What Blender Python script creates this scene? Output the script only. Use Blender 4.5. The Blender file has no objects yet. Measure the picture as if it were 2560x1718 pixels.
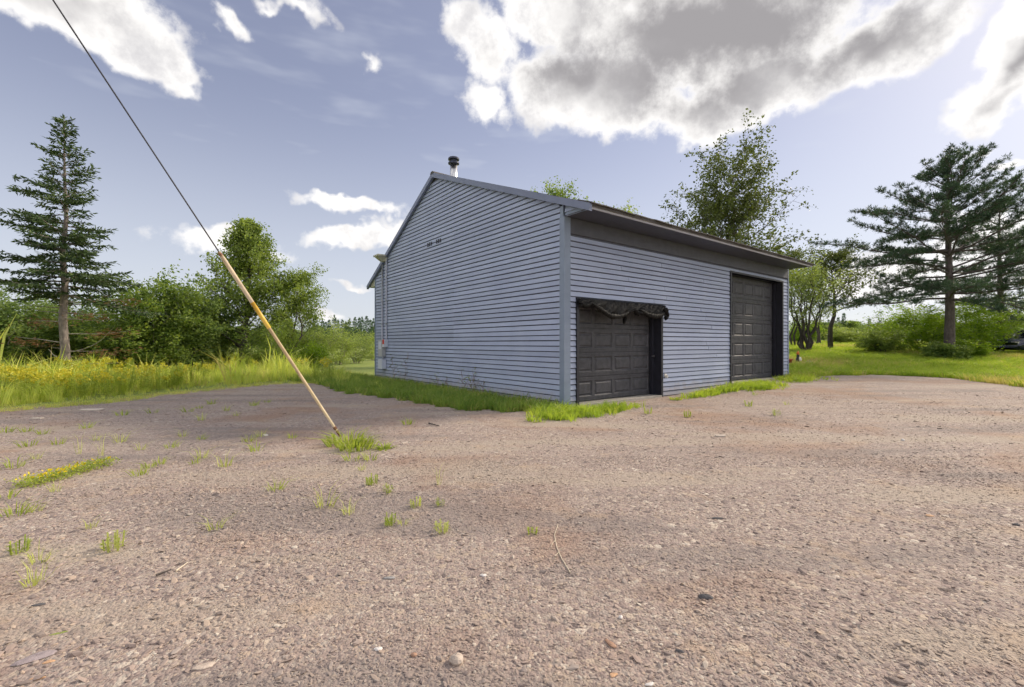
import bpy, math, random
import numpy as np
from mathutils import Vector, Matrix, Euler

# ------------------------------------------------------------------ camera, sky, sun, exposure
SC = bpy.context.scene
COL = SC.collection
rng = np.random.default_rng(7)
random.seed(7)
R = math.radians
HC = 1.24                 # camera height
FPX = 1137.8              # focal length in pixels of the 2560 px wide photograph
CX, CY = 1280.0, 859.0

cam_d = bpy.data.cameras.new('camera'); cam = bpy.data.objects.new('camera', cam_d); COL.objects.link(cam)
cam_d.sensor_width = 36.0; cam_d.lens = 16.0; cam_d.clip_start = 0.05; cam_d.clip_end = 3000
cam.location = (0, 0, HC); cam.rotation_euler = (R(90), 0, 0)
SC.camera = cam
SC.view_settings.view_transform = 'Standard'; SC.view_settings.look = 'None'
SC.view_settings.exposure = 1.4; SC.view_settings.gamma = 1.0
SC.view_settings.use_curve_mapping = False

SUN_AZ = R(62)            # clockwise from +Y (view direction) : low sun to the right
SUN_EL = R(33)
sun_d = bpy.data.lights.new('sun', 'SUN'); sun = bpy.data.objects.new('sun', sun_d); COL.objects.link(sun)
sun_d.energy = 1.8; sun_d.angle = R(10); sun_d.color = (1.0, 0.86, 0.68)
sdir = Vector((math.sin(SUN_AZ)*math.cos(SUN_EL), math.cos(SUN_AZ)*math.cos(SUN_EL), math.sin(SUN_EL)))
sun.rotation_euler = sdir.to_track_quat('Z', 'Y').to_euler()

class NT:
    """terse node-tree writer"""
    def __init__(self, tree): self.t = tree; self.n = tree.nodes; self.l = tree.links
    def add(self, typ, _p=None, **ins):
        nd = self.n.new(typ)
        for k, v in (_p or {}).items(): setattr(nd, k, v)
        for k, v in ins.items():
            key = int(k[1:]) if k[0] == 'i' and k[1:].isdigit() else k.replace('_', ' ')
            s = nd.inputs[key]
            if isinstance(v, bpy.types.NodeSocket): self.l.new(v, s)
            else: s.default_value = v
        return nd
    def math(self, op, a, b=0.0, c=0.0, clamp=False):
        nd = self.add('ShaderNodeMath', dict(operation=op, use_clamp=clamp), i0=a, i1=b, i2=c); return nd.outputs[0]
    def vmath(self, op, a, b=(0, 0, 0)):
        nd = self.add('ShaderNodeVectorMath', dict(operation=op), i0=a, i1=b)
        return nd.outputs['Value'] if op in ('LENGTH', 'DOT_PRODUCT') else nd.outputs[0]
    def ramp(self, fac, stops, interp='LINEAR'):
        nd = self.add('ShaderNodeValToRGB', Fac=fac); cr = nd.color_ramp; cr.interpolation = interp
        while len(cr.elements) > 1: cr.elements.remove(cr.elements[-1])
        cr.elements[0].position = stops[0][0]; cr.elements[0].color = (*stops[0][1], 1)
        for p, c in stops[1:]:
            e = cr.elements.new(p); e.color = (*c, 1)
        return nd.outputs['Color']
    def mix(self, fac, a, b, blend='MIX'):
        nd = self.n.new('ShaderNodeMix'); nd.data_type = 'RGBA'; nd.blend_type = blend; nd.clamp_factor = True
        for s, v in ((nd.inputs[0], fac), (nd.inputs[6], a), (nd.inputs[7], b)):
            if isinstance(v, bpy.types.NodeSocket): self.l.new(v, s)
            else: s.default_value = v if not isinstance(v, tuple) or len(v) == 4 else (*v, 1)
        return nd.outputs[2]
    def noise(self, vec, scale, detail=4, rough=0.55, dist=0.0):
        return self.add('ShaderNodeTexNoise', Vector=vec, Scale=scale, Detail=detail, Roughness=rough, Distortion=dist)
    def smooth(self, v, lo, hi):
        nd = self.add('ShaderNodeMapRange', dict(interpolation_type='SMOOTHSTEP'), Value=v)
        nd.inputs['From Min'].default_value = lo; nd.inputs['From Max'].default_value = hi
        return nd.outputs['Result']

def px_dir(x, y):          # azimuth / elevation of a direction
    a, b = (x-CX)/FPX, (CY-y)/FPX
    return math.atan2(a, 1.0), math.atan2(b, math.hypot(a, 1.0))

world = bpy.data.worlds.new('World'); SC.world = world; world.use_nodes = True
world.cycles.sampling_method = 'NONE'
W = NT(world.node_tree); W.n.clear()
tc = W.add('ShaderNodeTexCoord'); D = tc.outputs['Generated']
sky = W.add('ShaderNodeTexSky', dict(sky_type='NISHITA', sun_disc=False, sun_elevation=SUN_EL, sun_rotation=SUN_AZ,
                                    altitude=400.0, air_density=1.0, dust_density=0.9, ozone_density=2.2))
sep = W.add('ShaderNodeSeparateXYZ', Vector=D)
az = W.math('ARCTAN2', sep.outputs[0], sep.outputs[1]); el = W.math('ARCSINE', sep.outputs[2])
ae = W.add('ShaderNodeCombineXYZ', X=az, Y=el).outputs[0]
n1 = W.noise(D, 7.0, 2, 0.6)
off = W.vmath('MULTIPLY', W.vmath('SUBTRACT', n1.outputs['Color'], (0.5, 0.5, 0.5)), (0.14, 0.10, 0.0))
aed = W.vmath('ADD', ae, off)
n1b = W.noise(D, 30.0, 2, 0.6)
aed = W.vmath('ADD', aed, W.vmath('MULTIPLY', W.vmath('SUBTRACT', n1b.outputs['Color'], (0.5, 0.5, 0.5)), (0.04, 0.035, 0.0)))
def blob_field(blobs, vec, k=0.12):
    cur = None
    for (x, y, sx, sy, rot, wgt) in blobs:
        a0, e0 = px_dir(x, y)
        ax, ex = px_dir(x+sx*math.cos(R(rot)), y+sx*math.sin(R(rot)))
        bx, by = px_dir(x-sy*math.sin(R(rot)), y+sy*math.cos(R(rot)))
        ra = math.hypot(ax-a0, ex-e0); rb = math.hypot(bx-a0, by-e0)
        m = W.add('ShaderNodeMapping', dict(vector_type='TEXTURE'), Vector=vec, Location=(a0, e0, 0),
                  Rotation=(0, 0, math.atan2(ex-e0, ax-a0)), Scale=(ra, rb, 1.0))
        v = W.math('MULTIPLY', W.math('SUBTRACT', 1.0, W.vmath('LENGTH', m.outputs[0])), wgt)
        cur = v if cur is None else W.math('SMOOTH_MAX', cur, v, k)
    return cur
CLOUDS = [  # x, y, semi axis, semi axis, tilt, weight (directions read off the photograph)
    (150, 20, 330, 100, 10, 1.0), (330, 110, 190, 88, 16, 1.0), (430, 165, 90, 55, 35, .8),
    (575, 45, 105, 26, 36, .55), (780, 40, 75, 24, 32, .42), (700, 20, 60, 18, 10, .4), (925, 165, 34, 28, -50, .4),
    (1750, 90, 640, 160, -8, 1.25), (1480, 225, 330, 130, 4, 1.2), (1900, 215, 380, 110, -20, 1.1), (1740, 290, 210, 90, 8, .9),
    (1230, 120, 150, 95, 60, .75), (1165, 60, 95, 60, 40, .6), (1215, 265, 90, 70, 30, .7), (2200, 110, 330, 90, -28, 1.0),
    (1400, 40, 220, 90, 0, 1.0), (2520, 150, 170, 120, -35, 1.0), (2500, 250, 130, 65, -15, .9), (2540, 40, 140, 70, -35, .8),
    (560, 602, 175, 42, 4, .8), (660, 630, 90, 34, 5, .7), (900, 592, 170, 38, 3, .85), (880, 512, 160, 26, 12, .75),
    (1000, 575, 70, 34, 10, .6), (875, 703, 55, 14, 4, .5),
    (2450, 640, 260, 110, 0, .9), (2250, 690, 260, 90, -8, .8), (2540, 560, 140, 60, -10, .7), (2530, 392, 80, 16, -14, .5), (2480, 360, 50, 14, -12, .4),
    (830, 790, 90, 22, 0, .4)]
GRAY = [(1800, 50, 600, 190, -8, 1.2), (1700, 200, 330, 150, 6, 1.0), (1430, 150, 230, 100, -10, .9), (2150, 90, 300, 90, -25, .9), (2560, 180, 110, 80, -30, .9),
        (180, 10, 220, 60, 8, .25)]
cf = blob_field(CLOUDS, aed)
front = W.math('MULTIPLY', W.math('COSINE', az), W.math('COSINE', el))
n2 = W.noise(D, 10.0, 7, 0.66, 0.0)
# the rest of the sky dome: unseen broken cloud of the same kind, cover raised for fill light
n3 = W.noise(W.vmath('ADD', D, (3.1, 0.7, 1.9)), 2.6, 3, 0.55, 0.0)
gen = W.math('MULTIPLY', W.math('SUBTRACT', n3.outputs['Fac'], 0.39), 4.0)
cf = W.mix(W.smooth(front, 0.30, 0.55), gen, cf) if False else W.math('MAXIMUM', cf, W.math('SUBTRACT', gen, W.math('MULTIPLY', W.smooth(front, 0.42, 0.58), 5.0)))
val = W.math('ADD', cf, W.math('MULTIPLY', W.math('SUBTRACT', n2.outputs['Fac'], 0.53), 1.25))
mask = W.smooth(val, 0.0, 0.34)
gf = blob_field(GRAY, aed, 0.2)
gsum = W.math('ADD', gf, W.math('ADD', W.math('MULTIPLY', W.math('SUBTRACT', n1.outputs['Fac'], 0.5), 0.30), W.math('MULTIPLY', W.math('SUBTRACT', n2.outputs['Fac'], 0.5), 0.22)))
gray = W.math('MULTIPLY', W.math('MULTIPLY', W.smooth(gsum, -0.35, 0.72), W.smooth(val, 0.08, 0.80)), 1.0)
body = W.math('MULTIPLY', W.smooth(val, 0.15, 1.3), 0.35)
lum = n2
white = W.mix(body, (0.44, 0.43, 0.42, 1), (0.33, 0.325, 0.325, 1))
white = W.mix(W.math('MULTIPLY', W.smooth(lum.outputs['Fac'], 0.42, 0.72), 0.75), white, (0.25, 0.245, 0.255, 1))
ccol = W.mix(gray, white, (0.150, 0.144, 0.148, 1))
cir = W.noise(W.vmath('MULTIPLY', ae, (2.2, 9.0, 1.0)), 2.0, 3, 0.6, 0.0)
haze = W.math('MULTIPLY', W.smooth(cir.outputs['Fac'], 0.45, 0.85), 0.35)
base = W.mix(1.0, sky.outputs[0], (1.05, 1.0, 1.02, 1), 'MULTIPLY')
hsv = W.add('ShaderNodeHueSaturation', Hue=0.52, Saturation=0.84, Value=1.0, Color=base)
SKY_S = 0.089
skc = W.add('ShaderNodeGamma', Color=hsv.outputs[0], Gamma=0.64)      # flattens the sky's range, damping the glow around the sun
sb = W.add('ShaderNodeBackground', Color=skc.outputs[0], Strength=SKY_S)
low = W.math('MULTIPLY', W.math('SUBTRACT', 1.0, W.smooth(el, -0.05, 0.50)), 0.72)
cb = W.add('ShaderNodeBackground', Color=ccol, Strength=1.0)
hb = W.add('ShaderNodeBackground', Color=(0.29, 0.305, 0.338, 1), Strength=1.0)
haze = W.math('MAXIMUM', haze, low)
mx0 = W.add('ShaderNodeMixShader', i0=haze, i1=sb.outputs[0], i2=hb.outputs[0])
mx = W.add('ShaderNodeMixShader', i0=mask, i1=mx0.outputs[0], i2=cb.outputs[0])
wo = W.add('ShaderNodeOutputWorld', Surface=mx.outputs[0])
SC.cycles.max_bounces = 6; SC.cycles.diffuse_bounces = 3; SC.cycles.transmission_bounces = 4; SC.cycles.transparent_max_bounces = 4
SC.cycles.use_denoising = True
SC.cycles.use_adaptive_sampling = True; SC.cycles.adaptive_threshold = 0.03
SC.cycles.sample_clamp_indirect = 6.0

# ------------------------------------------------------------------ helpers
def sstep(a, b, x):
    t = np.clip((np.asarray(x, float)-a)/(b-a), 0, 1); return t*t*(3-2*t)
C0 = np.array([1.0, 8.70]); U = np.array([0.7910, 0.6118]); V = np.array([-0.6118, 0.7910])
def Wp(t, s, z): return (C0[0]+U[0]*t+V[0]*s, C0[1]+U[1]*t+V[1]*s, z)
def ts(x, y):
    dx, dy = np.asarray(x)-C0[0], np.asarray(y)-C0[1]
    return dx*U[0]+dy*U[1], dx*V[0]+dy*V[1]
def terrain(x, y):
    x = np.asarray(x, float); y = np.asarray(y, float)
    step = 0.13*sstep(3.2, 6.2, x)*sstep(9.5, 12.5, y)
    hill = 1.75*(1-np.exp(-np.maximum(0, y-17)/25.0))*sstep(4.0, 11.0, x)
    return step+hill
def ground_px(x, y):       # point of the flat yard seen at that place of the photo, then dropped onto the terrain
    h = HC
    for _ in range(6):
        d = h*FPX/(y-CY); X = (x-CX)/FPX*d; h = HC-float(terrain(X, d))
    return X, d
def tz(x, y): return float(terrain(x, y))

def mesh_np(name, verts, faces, smooth=False, face_rnd=None):
    """verts (n,3); faces: list of index tuples or (m,k) array"""
    me = bpy.data.meshes.new(name)
    verts = np.ascontiguousarray(verts, dtype=np.float32)
    me.vertices.add(len(verts)); me.vertices.foreach_set('co', verts.ravel())
    if isinstance(faces, np.ndarray): cnt = np.full(len(faces), faces.shape[1]); flat = faces.ravel()
    else:
        cnt = np.array([len(f) for f in faces]); flat = np.array([i for f in faces for i in f])
    me.loops.add(int(cnt.sum())); me.loops.foreach_set('vertex_index', flat.astype(np.int32))
    me.polygons.add(len(cnt)); st = np.concatenate([[0], np.cumsum(cnt)[:-1]])
    me.polygons.foreach_set('loop_start', st.astype(np.int32))
    me.polygons.foreach_set('use_smooth', np.full(len(cnt), bool(smooth)))
    me.update(calc_edges=True)
    if face_rnd is not None:
        at = me.attributes.new('rnd', 'FLOAT', 'FACE'); at.data.foreach_set('value', np.asarray(face_rnd, np.float32))
    return me
class MB:
    def __init__(self): self.v = []; self.f = []; self.sm = False
    def poly(self, pts):
        b = len(self.v); self.v += [tuple(p) for p in pts]; self.f.append(tuple(range(b, b+len(pts)))); return self
    def hexa(self, p):     # 8 points: bottom 0-3 counter-clockwise, top 4-7
        b = len(self.v); self.v += [tuple(q) for q in p]
        for q in ((3, 2, 1, 0), (4, 5, 6, 7), (0, 1, 5, 4), (1, 2, 6, 5), (2, 3, 7, 6), (3, 0, 4, 7)): self.f.append(tuple(b+i for i in q))
        return self
    def box(self, x0, x1, y0, y1, z0, z1, tr=lambda a, b, c: (a, b, c)):
        return self.hexa([tr(x0, y0, z0), tr(x1, y0, z0), tr(x1, y1, z0), tr(x0, y1, z0), tr(x0, y0, z1), tr(x1, y0, z1), tr(x1, y1, z1), tr(x0, y1, z1)])
    def tube(self, pts, rad, n=8, caps=True):
        pts = [Vector(p) for p in pts]; b = len(self.v); m = len(pts)
        rad = rad if hasattr(rad, '__len__') else [rad]*m
        ref = None
        for i, p in enumerate(pts):
            d = (pts[min(i+1, m-1)]-pts[max(i-1, 0)]).normalized()
            if ref is None: ref = Vector((0, 0, 1)) if abs(d.z) < .9 else Vector((1, 0, 0))
            a = d.cross(ref).normalized(); c = d.cross(a).normalized(); ref = -c if False else a.cross(d)
            for k in range(n):
                an = 2*math.pi*k/n; self.v.append(tuple(p+(a*math.cos(an)+c*math.sin(an))*rad[i]))
        for i in range(m-1):
            for k in range(n):
                k2 = (k+1) % n; self.f.append((b+i*n+k, b+i*n+k2, b+(i+1)*n+k2, b+(i+1)*n+k))
        if caps: self.f.append(tuple(b+k for k in range(n))); self.f.append(tuple(b+(m-1)*n+k for k in reversed(range(n))))
        return self
    def lathe(self, prof, n=20, c=(0, 0, 0)):
        b = len(self.v)
        for r, z in prof:
            for k in range(n):
                a = 2*math.pi*k/n; self.v.append((c[0]+r*math.cos(a), c[1]+r*math.sin(a), c[2]+z))
        for i in range(len(prof)-1):
            for k in range(n):
                k2 = (k+1) % n; self.f.append((b+i*n+k, b+i*n+k2, b+(i+1)*n+k2, b+(i+1)*n+k))
        self.f.append(tuple(b+k for k in reversed(range(n)))); self.f.append(tuple(b+(len(prof)-1)*n+k for k in range(n)))
        return self
    def build(self, name, mat, parent=None, smooth=False):
        return link(name, mesh_np(name, np.array(self.v), self.f, smooth), mat, parent)
def link(name, me, mat=None, parent=None, loc=None):
    o = bpy.data.objects.new(name, me); COL.objects.link(o)
    if mat is not None and me is not None and not me.materials: me.materials.append(mat)
    if parent is not None: o.parent = parent
    if loc is not None: o.location = loc
    return o
def empty(name, loc=(0, 0, 0), rz=0.0):
    o = bpy.data.objects.new(name, None); COL.objects.link(o); o.location = loc; o.rotation_euler = (0, 0, rz); o.empty_display_size = .2; return o
def tag(o, label=None, cat=None, group=None, kind=None):
    for k, v in (('label', label), ('category', cat), ('group', group), ('kind', kind)):
        if v: o[k] = v
    return o
def copy_tree(o, parent=None):
    c = o.copy(); COL.objects.link(c); c.parent = parent
    for ch in list(o.children): copy_tree(ch, c)
    return c

# ------------------------------------------------------------------ materials
M = {}
def new_mat(name):
    m = bpy.data.materials.new(name); m.use_nodes = True; t = NT(m.node_tree); t.n.clear(); M[name] = m; return m, t
def finish(t, sh, bump=None): t.add('ShaderNodeOutputMaterial', Surface=sh)
def simple(name, col, rough=0.6, metal=0.0, var=0.12, scale=6.0, bump=0.0, bscale=60.0, spec=0.5, rnd=0.0, stretch=None):
    m, t = new_mat(name)
    co = t.add('ShaderNodeTexCoord').outputs['Object']
    if stretch: co = t.vmath('MULTIPLY', co, stretch)
    n = t.noise(co, scale, 5, 0.6)
    lo = tuple(c*(1-var) for c in col); hi = tuple(min(1, c*(1+var)) for c in col)
    c = t.ramp(n.outputs['Fac'], [(0.3, lo), (0.7, hi)])
    if rnd:
        oi = t.add('ShaderNodeObjectInfo')
        k = t.math('MULTIPLY_ADD', oi.outputs['Random'], 2*rnd, 1-rnd)
        c = t.mix(1.0, c, t.add('ShaderNodeCombineXYZ', X=k, Y=k, Z=k).outputs[0], 'MULTIPLY')
    b = t.add('ShaderNodeBsdfPrincipled', Base_Color=c, Roughness=rough, Metallic=metal)
    b.inputs['Specular IOR Level'].default_value = spec
    if bump:
        nb = t.noise(co, bscale, 4, 0.6); bp = t.add('ShaderNodeBump', Strength=bump, Distance=0.01, Height=nb.outputs['Fac']); t.l.new(bp.outputs[0], b.inputs['Normal'])
    finish(t, b.outputs[0]); return m
def leafmat(name, lo, mid, hi, trans=0.4, rough=0.5, inst=False):
    """leaf colours vary from leaf to leaf; some light passes through"""
    m, t = new_mat(name)
    if inst: f = t.add('ShaderNodeObjectInfo').outputs['Random']
    else: f = t.add('ShaderNodeAttribute', dict(attribute_name='rnd')).outputs['Fac']
    c = t.ramp(f, [(0.0, lo), (0.5, mid), (1.0, hi)])
    g = t.noise(t.add('ShaderNodeNewGeometry').outputs['Position'], 0.9, 2)
    c = t.mix(t.math('MULTIPLY', t.smooth(g.outputs['Fac'], .35, .7), .4), c, (*[min(1, x*1.35) for x in hi], 1))
    b = t.add('ShaderNodeBsdfPrincipled', Base_Color=c, Roughness=rough); b.inputs['Specular IOR Level'].default_value = 0.3
    tc_ = t.mix(1.0, c, (1.25, 1.25, 0.55, 1), 'MULTIPLY')
    tr = t.add('ShaderNodeBsdfTranslucent', Color=tc_)
    mxs = t.add('ShaderNodeMixShader', i0=trans, i1=b.outputs[0], i2=tr.outputs[0])
    finish(t, mxs.outputs[0]); return m

# siding paint: weathered blue-grey
def siding_mat():
    m, t = new_mat('siding_paint')
    co = t.add('ShaderNodeTexCoord').outputs['Object']
    n = t.noise(co, 1.3, 5, 0.6); n2_ = t.noise(t.vmath('MULTIPLY', co, (3, 3, 40)), 3.0, 4, 0.6)
    c = t.ramp(n.outputs['Fac'], [(0.3, (0.30, 0.35, 0.505)), (0.7, (0.365, 0.42, 0.575))])
    c = t.mix(t.math('MULTIPLY', t.smooth(n2_.outputs['Fac'], .5, .8), .35), c, (0.41, 0.44, 0.53, 1))
    oi = t.add('ShaderNodeObjectInfo'); k = t.math('MULTIPLY_ADD', oi.outputs['Random'], 0.16, 0.92)
    c = t.mix(1.0, c, t.add('ShaderNodeCombineXYZ', X=k, Y=k, Z=k).outputs[0], 'MULTIPLY')
    sz = t.add('ShaderNodeSeparateXYZ', Vector=t.add('ShaderNodeNewGeometry').outputs['Position']).outputs[2]
    dn = t.noise(co, 5.0, 5, 0.7)
    dirt = t.smooth(t.math('SUBTRACT', t.math('MULTIPLY', dn.outputs['Fac'], 0.75), sz), 0.0, 0.35)   # splashed mud at the foot of the wall
    c = t.mix(t.math('MULTIPLY', dirt, .55), c, (0.30, 0.25, 0.23, 1))
    b = t.add('ShaderNodeBsdfPrincipled', Base_Color=c, Roughness=0.45)
    gr = t.noise(t.vmath('MULTIPLY', co, (25, 25, 220)), 1.0, 3, 0.5)
    bp = t.add('ShaderNodeBump', Strength=0.12, Distance=0.01, Height=gr.outputs['Fac']); t.l.new(bp.outputs[0], b.inputs['Normal'])
    finish(t, b.outputs[0]); return m
siding_mat()
simple('backing', (0.10, 0.11, 0.15), 0.8)
simple('trim', (0.21, 0.26, 0.36), 0.45, var=.08, scale=3)
simple('rake_trim', (0.17, 0.20, 0.31), 0.4, var=.08, scale=3)
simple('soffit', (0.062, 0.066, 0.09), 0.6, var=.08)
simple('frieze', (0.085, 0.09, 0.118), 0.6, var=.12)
simple('soffit_bare', (0.42, 0.40, 0.34), 0.6, var=.1)
simple('fascia', (0.34, 0.33, 0.36), 0.4, var=.08)
simple('shingle', (0.075, 0.068, 0.066), 0.9, var=.35, scale=40, bump=.6, bscale=150, rnd=.25)
simple('door_paint', (0.056, 0.057, 0.068), 0.6, var=.35, scale=9, bump=.25, bscale=160, rnd=.06)
simple('door_jamb', (0.018, 0.019, 0.030), 0.5, var=.15)
simple('concrete', (0.36, 0.34, 0.31), 0.85, var=.2, scale=8, bump=.4)
simple('galvanised', (0.62, 0.62, 0.64), 0.28, 1.0, var=.1, scale=9)
simple('dark_metal', (0.05, 0.055, 0.09), 0.4, 0.4, var=.2)
simple('conduit', (0.40, 0.42, 0.50), 0.45, var=.1)
simple('box_grey', (0.42, 0.43, 0.47), 0.45, var=.08)
simple('box_pale', (0.58, 0.62, 0.74), 0.45, var=.06)
simple('red_label', (0.55, 0.04, 0.03), 0.5, var=.1)
simple('lamp_beige', (0.42, 0.42, 0.34), 0.5, var=.1)
simple('plastic_black', (0.013, 0.0125, 0.013), 0.55, var=.3, scale=20, bump=.5, bscale=25, spec=.25)
simple('pvc_tan', (0.60, 0.47, 0.32), 0.55, var=.22, scale=5, stretch=(1, 1, 1))
simple('pvc_pale', (0.68, 0.54, 0.34), 0.5, var=.2, scale=5)
simple('pvc_yellow', (0.70, 0.45, 0.07), 0.5, var=.2, scale=9)
simple('wire', (0.035, 0.035, 0.045), 0.5, 0.5)
simple('rust', (0.20, 0.09, 0.05), 0.8, var=.3, scale=30)
simple('terracotta', (0.42, 0.08, 0.03), 0.6, var=.15)
simple('white_paint', (0.75, 0.73, 0.68), 0.6)
simple('orange_paint', (0.65, 0.17, 0.03), 0.6)
simple('black_paint', (0.02, 0.02, 0.02), 0.5)
simple('bark_grey', (0.20, 0.17, 0.155), 0.9, var=.45, scale=14, bump=.8, bscale=40, stretch=(1, 1, .5))
simple('bark_dark', (0.085, 0.07, 0.065), 0.9, var=.4, scale=12, bump=.8, bscale=30)
simple('bark_pine', (0.11, 0.088, 0.085), 0.9, var=.4, scale=12, bump=.9, bscale=22, stretch=(1, 1, .35))
simple('bark_pale', (0.30, 0.27, 0.23), 0.85, var=.35, scale=16, bump=.5, stretch=(1, 1, .4))
simple('twig_dead', (0.24, 0.15, 0.11), 0.9, var=.4, scale=5)
simple('twig_pale', (0.62, 0.54, 0.42), 0.8, var=.15)
simple('board_pale', (0.60, 0.52, 0.45), 0.8, var=.2, scale=9)
simple('car_paint', (0.012, 0.016, 0.05), 0.12, var=.05, spec=.8)
simple('glass_dark', (0.02, 0.025, 0.03), 0.05, spec=.8)
simple('tyre', (0.02, 0.02, 0.02), 0.85)
simple('chrome', (0.6, 0.6, 0.6), 0.15, 1.0)
for nm, c in dict(stone_tan=(.48, .40, .34), stone_purple=(.30, .25, .26), stone_dark=(.10, .095, .10), stone_white=(.66, .62, .60), stone_brown=(.38, .23, .16), stone_orange=(.52, .32, .19), stone_grey=(.30, .29, .29)).items():
    simple(nm, c, 0.85, var=.2, scale=25, bump=.35, bscale=90)

leafmat('leaf_birch', (0.064, 0.081, 0.032), (0.100, 0.128, 0.043), (0.162, 0.200, 0.054), .3)
leafmat('leaf_green', (0.085, 0.155, 0.045), (0.165, 0.25, 0.065), (0.3, 0.37, 0.1), .5)
leafmat('leaf_alder', (0.075, 0.135, 0.05), (0.14, 0.215, 0.075), (0.25, 0.325, 0.11), .5)
leafmat('leaf_poplar', (0.106, 0.167, 0.048), (0.179, 0.249, 0.062), (0.309, 0.381, 0.095), .45)
leafmat('leaf_olive', (0.147, 0.208, 0.074), (0.245, 0.317, 0.098), (0.415, 0.489, 0.147), .4)
leafmat('leaf_bright', (0.091, 0.169, 0.019), (0.169, 0.285, 0.026), (0.298, 0.414, 0.039), .55)
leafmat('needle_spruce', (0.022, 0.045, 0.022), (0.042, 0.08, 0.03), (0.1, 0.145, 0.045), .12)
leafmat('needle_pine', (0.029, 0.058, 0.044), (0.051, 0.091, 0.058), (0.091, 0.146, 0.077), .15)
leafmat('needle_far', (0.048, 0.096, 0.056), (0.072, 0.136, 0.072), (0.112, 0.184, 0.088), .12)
leafmat('needle_brown', (0.12, 0.065, 0.035), (0.19, 0.10, 0.05), (0.26, 0.15, 0.07), .2)
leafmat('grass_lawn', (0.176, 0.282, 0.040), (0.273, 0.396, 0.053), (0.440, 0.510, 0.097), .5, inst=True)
leafmat('grass_shade', (0.134, 0.230, 0.048), (0.191, 0.315, 0.058), (0.306, 0.383, 0.095), .45, inst=True)  # darker copy of the lawn green; shade beside the gable is in the colour
leafmat('grass_tall', (0.34, 0.44, 0.08), (0.52, 0.6, 0.14), (0.72, 0.72, 0.26), .5, inst=True)
leafmat('grass_dry', (0.336, 0.276, 0.120), (0.480, 0.408, 0.180), (0.624, 0.552, 0.264), .45, inst=True)
leafmat('weed_leaf', (0.2, 0.27, 0.055), (0.31, 0.39, 0.08), (0.46, 0.52, 0.13), .5)
leafmat('weed_pale', (0.286, 0.351, 0.091), (0.429, 0.481, 0.143), (0.598, 0.611, 0.234), .4)
leafmat('flower_yellow', (0.55, 0.40, 0.01), (0.68, 0.52, 0.015), (0.75, 0.62, 0.03), .3)
leafmat('goldenrod', (0.36, 0.38, 0.05), (0.52, 0.48, 0.05), (0.62, 0.55, 0.07), .3)


def earth_tint(t, c, p, k=1.0):
    """broad drifts of red-brown dirt, grey slate and pale dust, some drawn out along the way cars turn in"""
    big = t.noise(p, 0.42, 4, 0.62, 0.4)
    rp = t.add('ShaderNodeMapping', Vector=p, Rotation=(0, 0, R(-38)), Scale=(0.30, 1.7, 1.0)).outputs[0]
    trk = t.noise(rp, 0.75, 4, 0.6)
    med = t.noise(p, 1.7, 5, 0.65)
    c = t.mix(t.math('MULTIPLY', t.smooth(big.outputs['Fac'], .48, .66), .72*k), c, (0.304, 0.194, 0.139, 1))
    c = t.mix(t.math('MULTIPLY', t.smooth(trk.outputs['Fac'], .51, .64), .62*k), c, (0.396, 0.333, 0.272, 1))
    c = t.mix(t.math('MULTIPLY', t.smooth(trk.outputs['Fac'], .49, .36), .58*k), c, (0.212, 0.180, 0.170, 1))
    c = t.mix(t.math('MULTIPLY', t.smooth(med.outputs['Fac'], .55, .70), .50*k), c, (0.425, 0.312, 0.222, 1))
    return c
def gravel_mat():
    m, t = new_mat('gravel')
    p = t.add('ShaderNodeNewGeometry').outputs['Position']
    v1 = t.add('ShaderNodeTexVoronoi', Vector=p, Scale=75.0, Randomness=1.0)
    v2 = t.add('ShaderNodeTexVoronoi', Vector=p, Scale=28.0, Randomness=1.0)
    s1 = t.add('ShaderNodeSeparateColor', Color=v1.outputs['Color'])
    s2 = t.add('ShaderNodeSeparateColor', Color=v2.outputs['Color'])
    pal = [(0.0, (0.142, 0.115, 0.111)), (0.12, (0.248, 0.194, 0.180)), (0.45, (0.347, 0.272, 0.244)), (0.7, (0.354, 0.299, 0.266)), (0.88, (0.404, 0.319, 0.254)), (1.0, (0.538, 0.475, 0.414))]
    a = t.ramp(s1.outputs[0], pal); b_ = t.ramp(s2.outputs[1], pal)
    big = t.noise(p, 0.55, 4, 0.6); med = t.noise(p, 2.2, 5, 0.6)
    c = t.mix(t.smooth(s2.outputs[2], 0.70, 0.72), a, b_)
    c = earth_tint(t, c, p)
    ht = t.math('ADD', t.math('MULTIPLY', v1.outputs['Distance'], -0.9), t.math('MULTIPLY', v2.outputs['Distance'], -1.2))
    fine = t.noise(p, 160.0, 3, 0.7)
    ht = t.math('ADD', ht, t.math('MULTIPLY', fine.outputs['Fac'], .5))
    bp = t.add('ShaderNodeBump', Strength=0.55, Distance=0.015, Height=ht)
    b = t.add('ShaderNodeBsdfPrincipled', Base_Color=c, Roughness=0.9, Normal=bp.outputs[0]); b.inputs['Specular IOR Level'].default_value = .3
    finish(t, b.outputs[0]); return m
gravel_mat()
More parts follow.
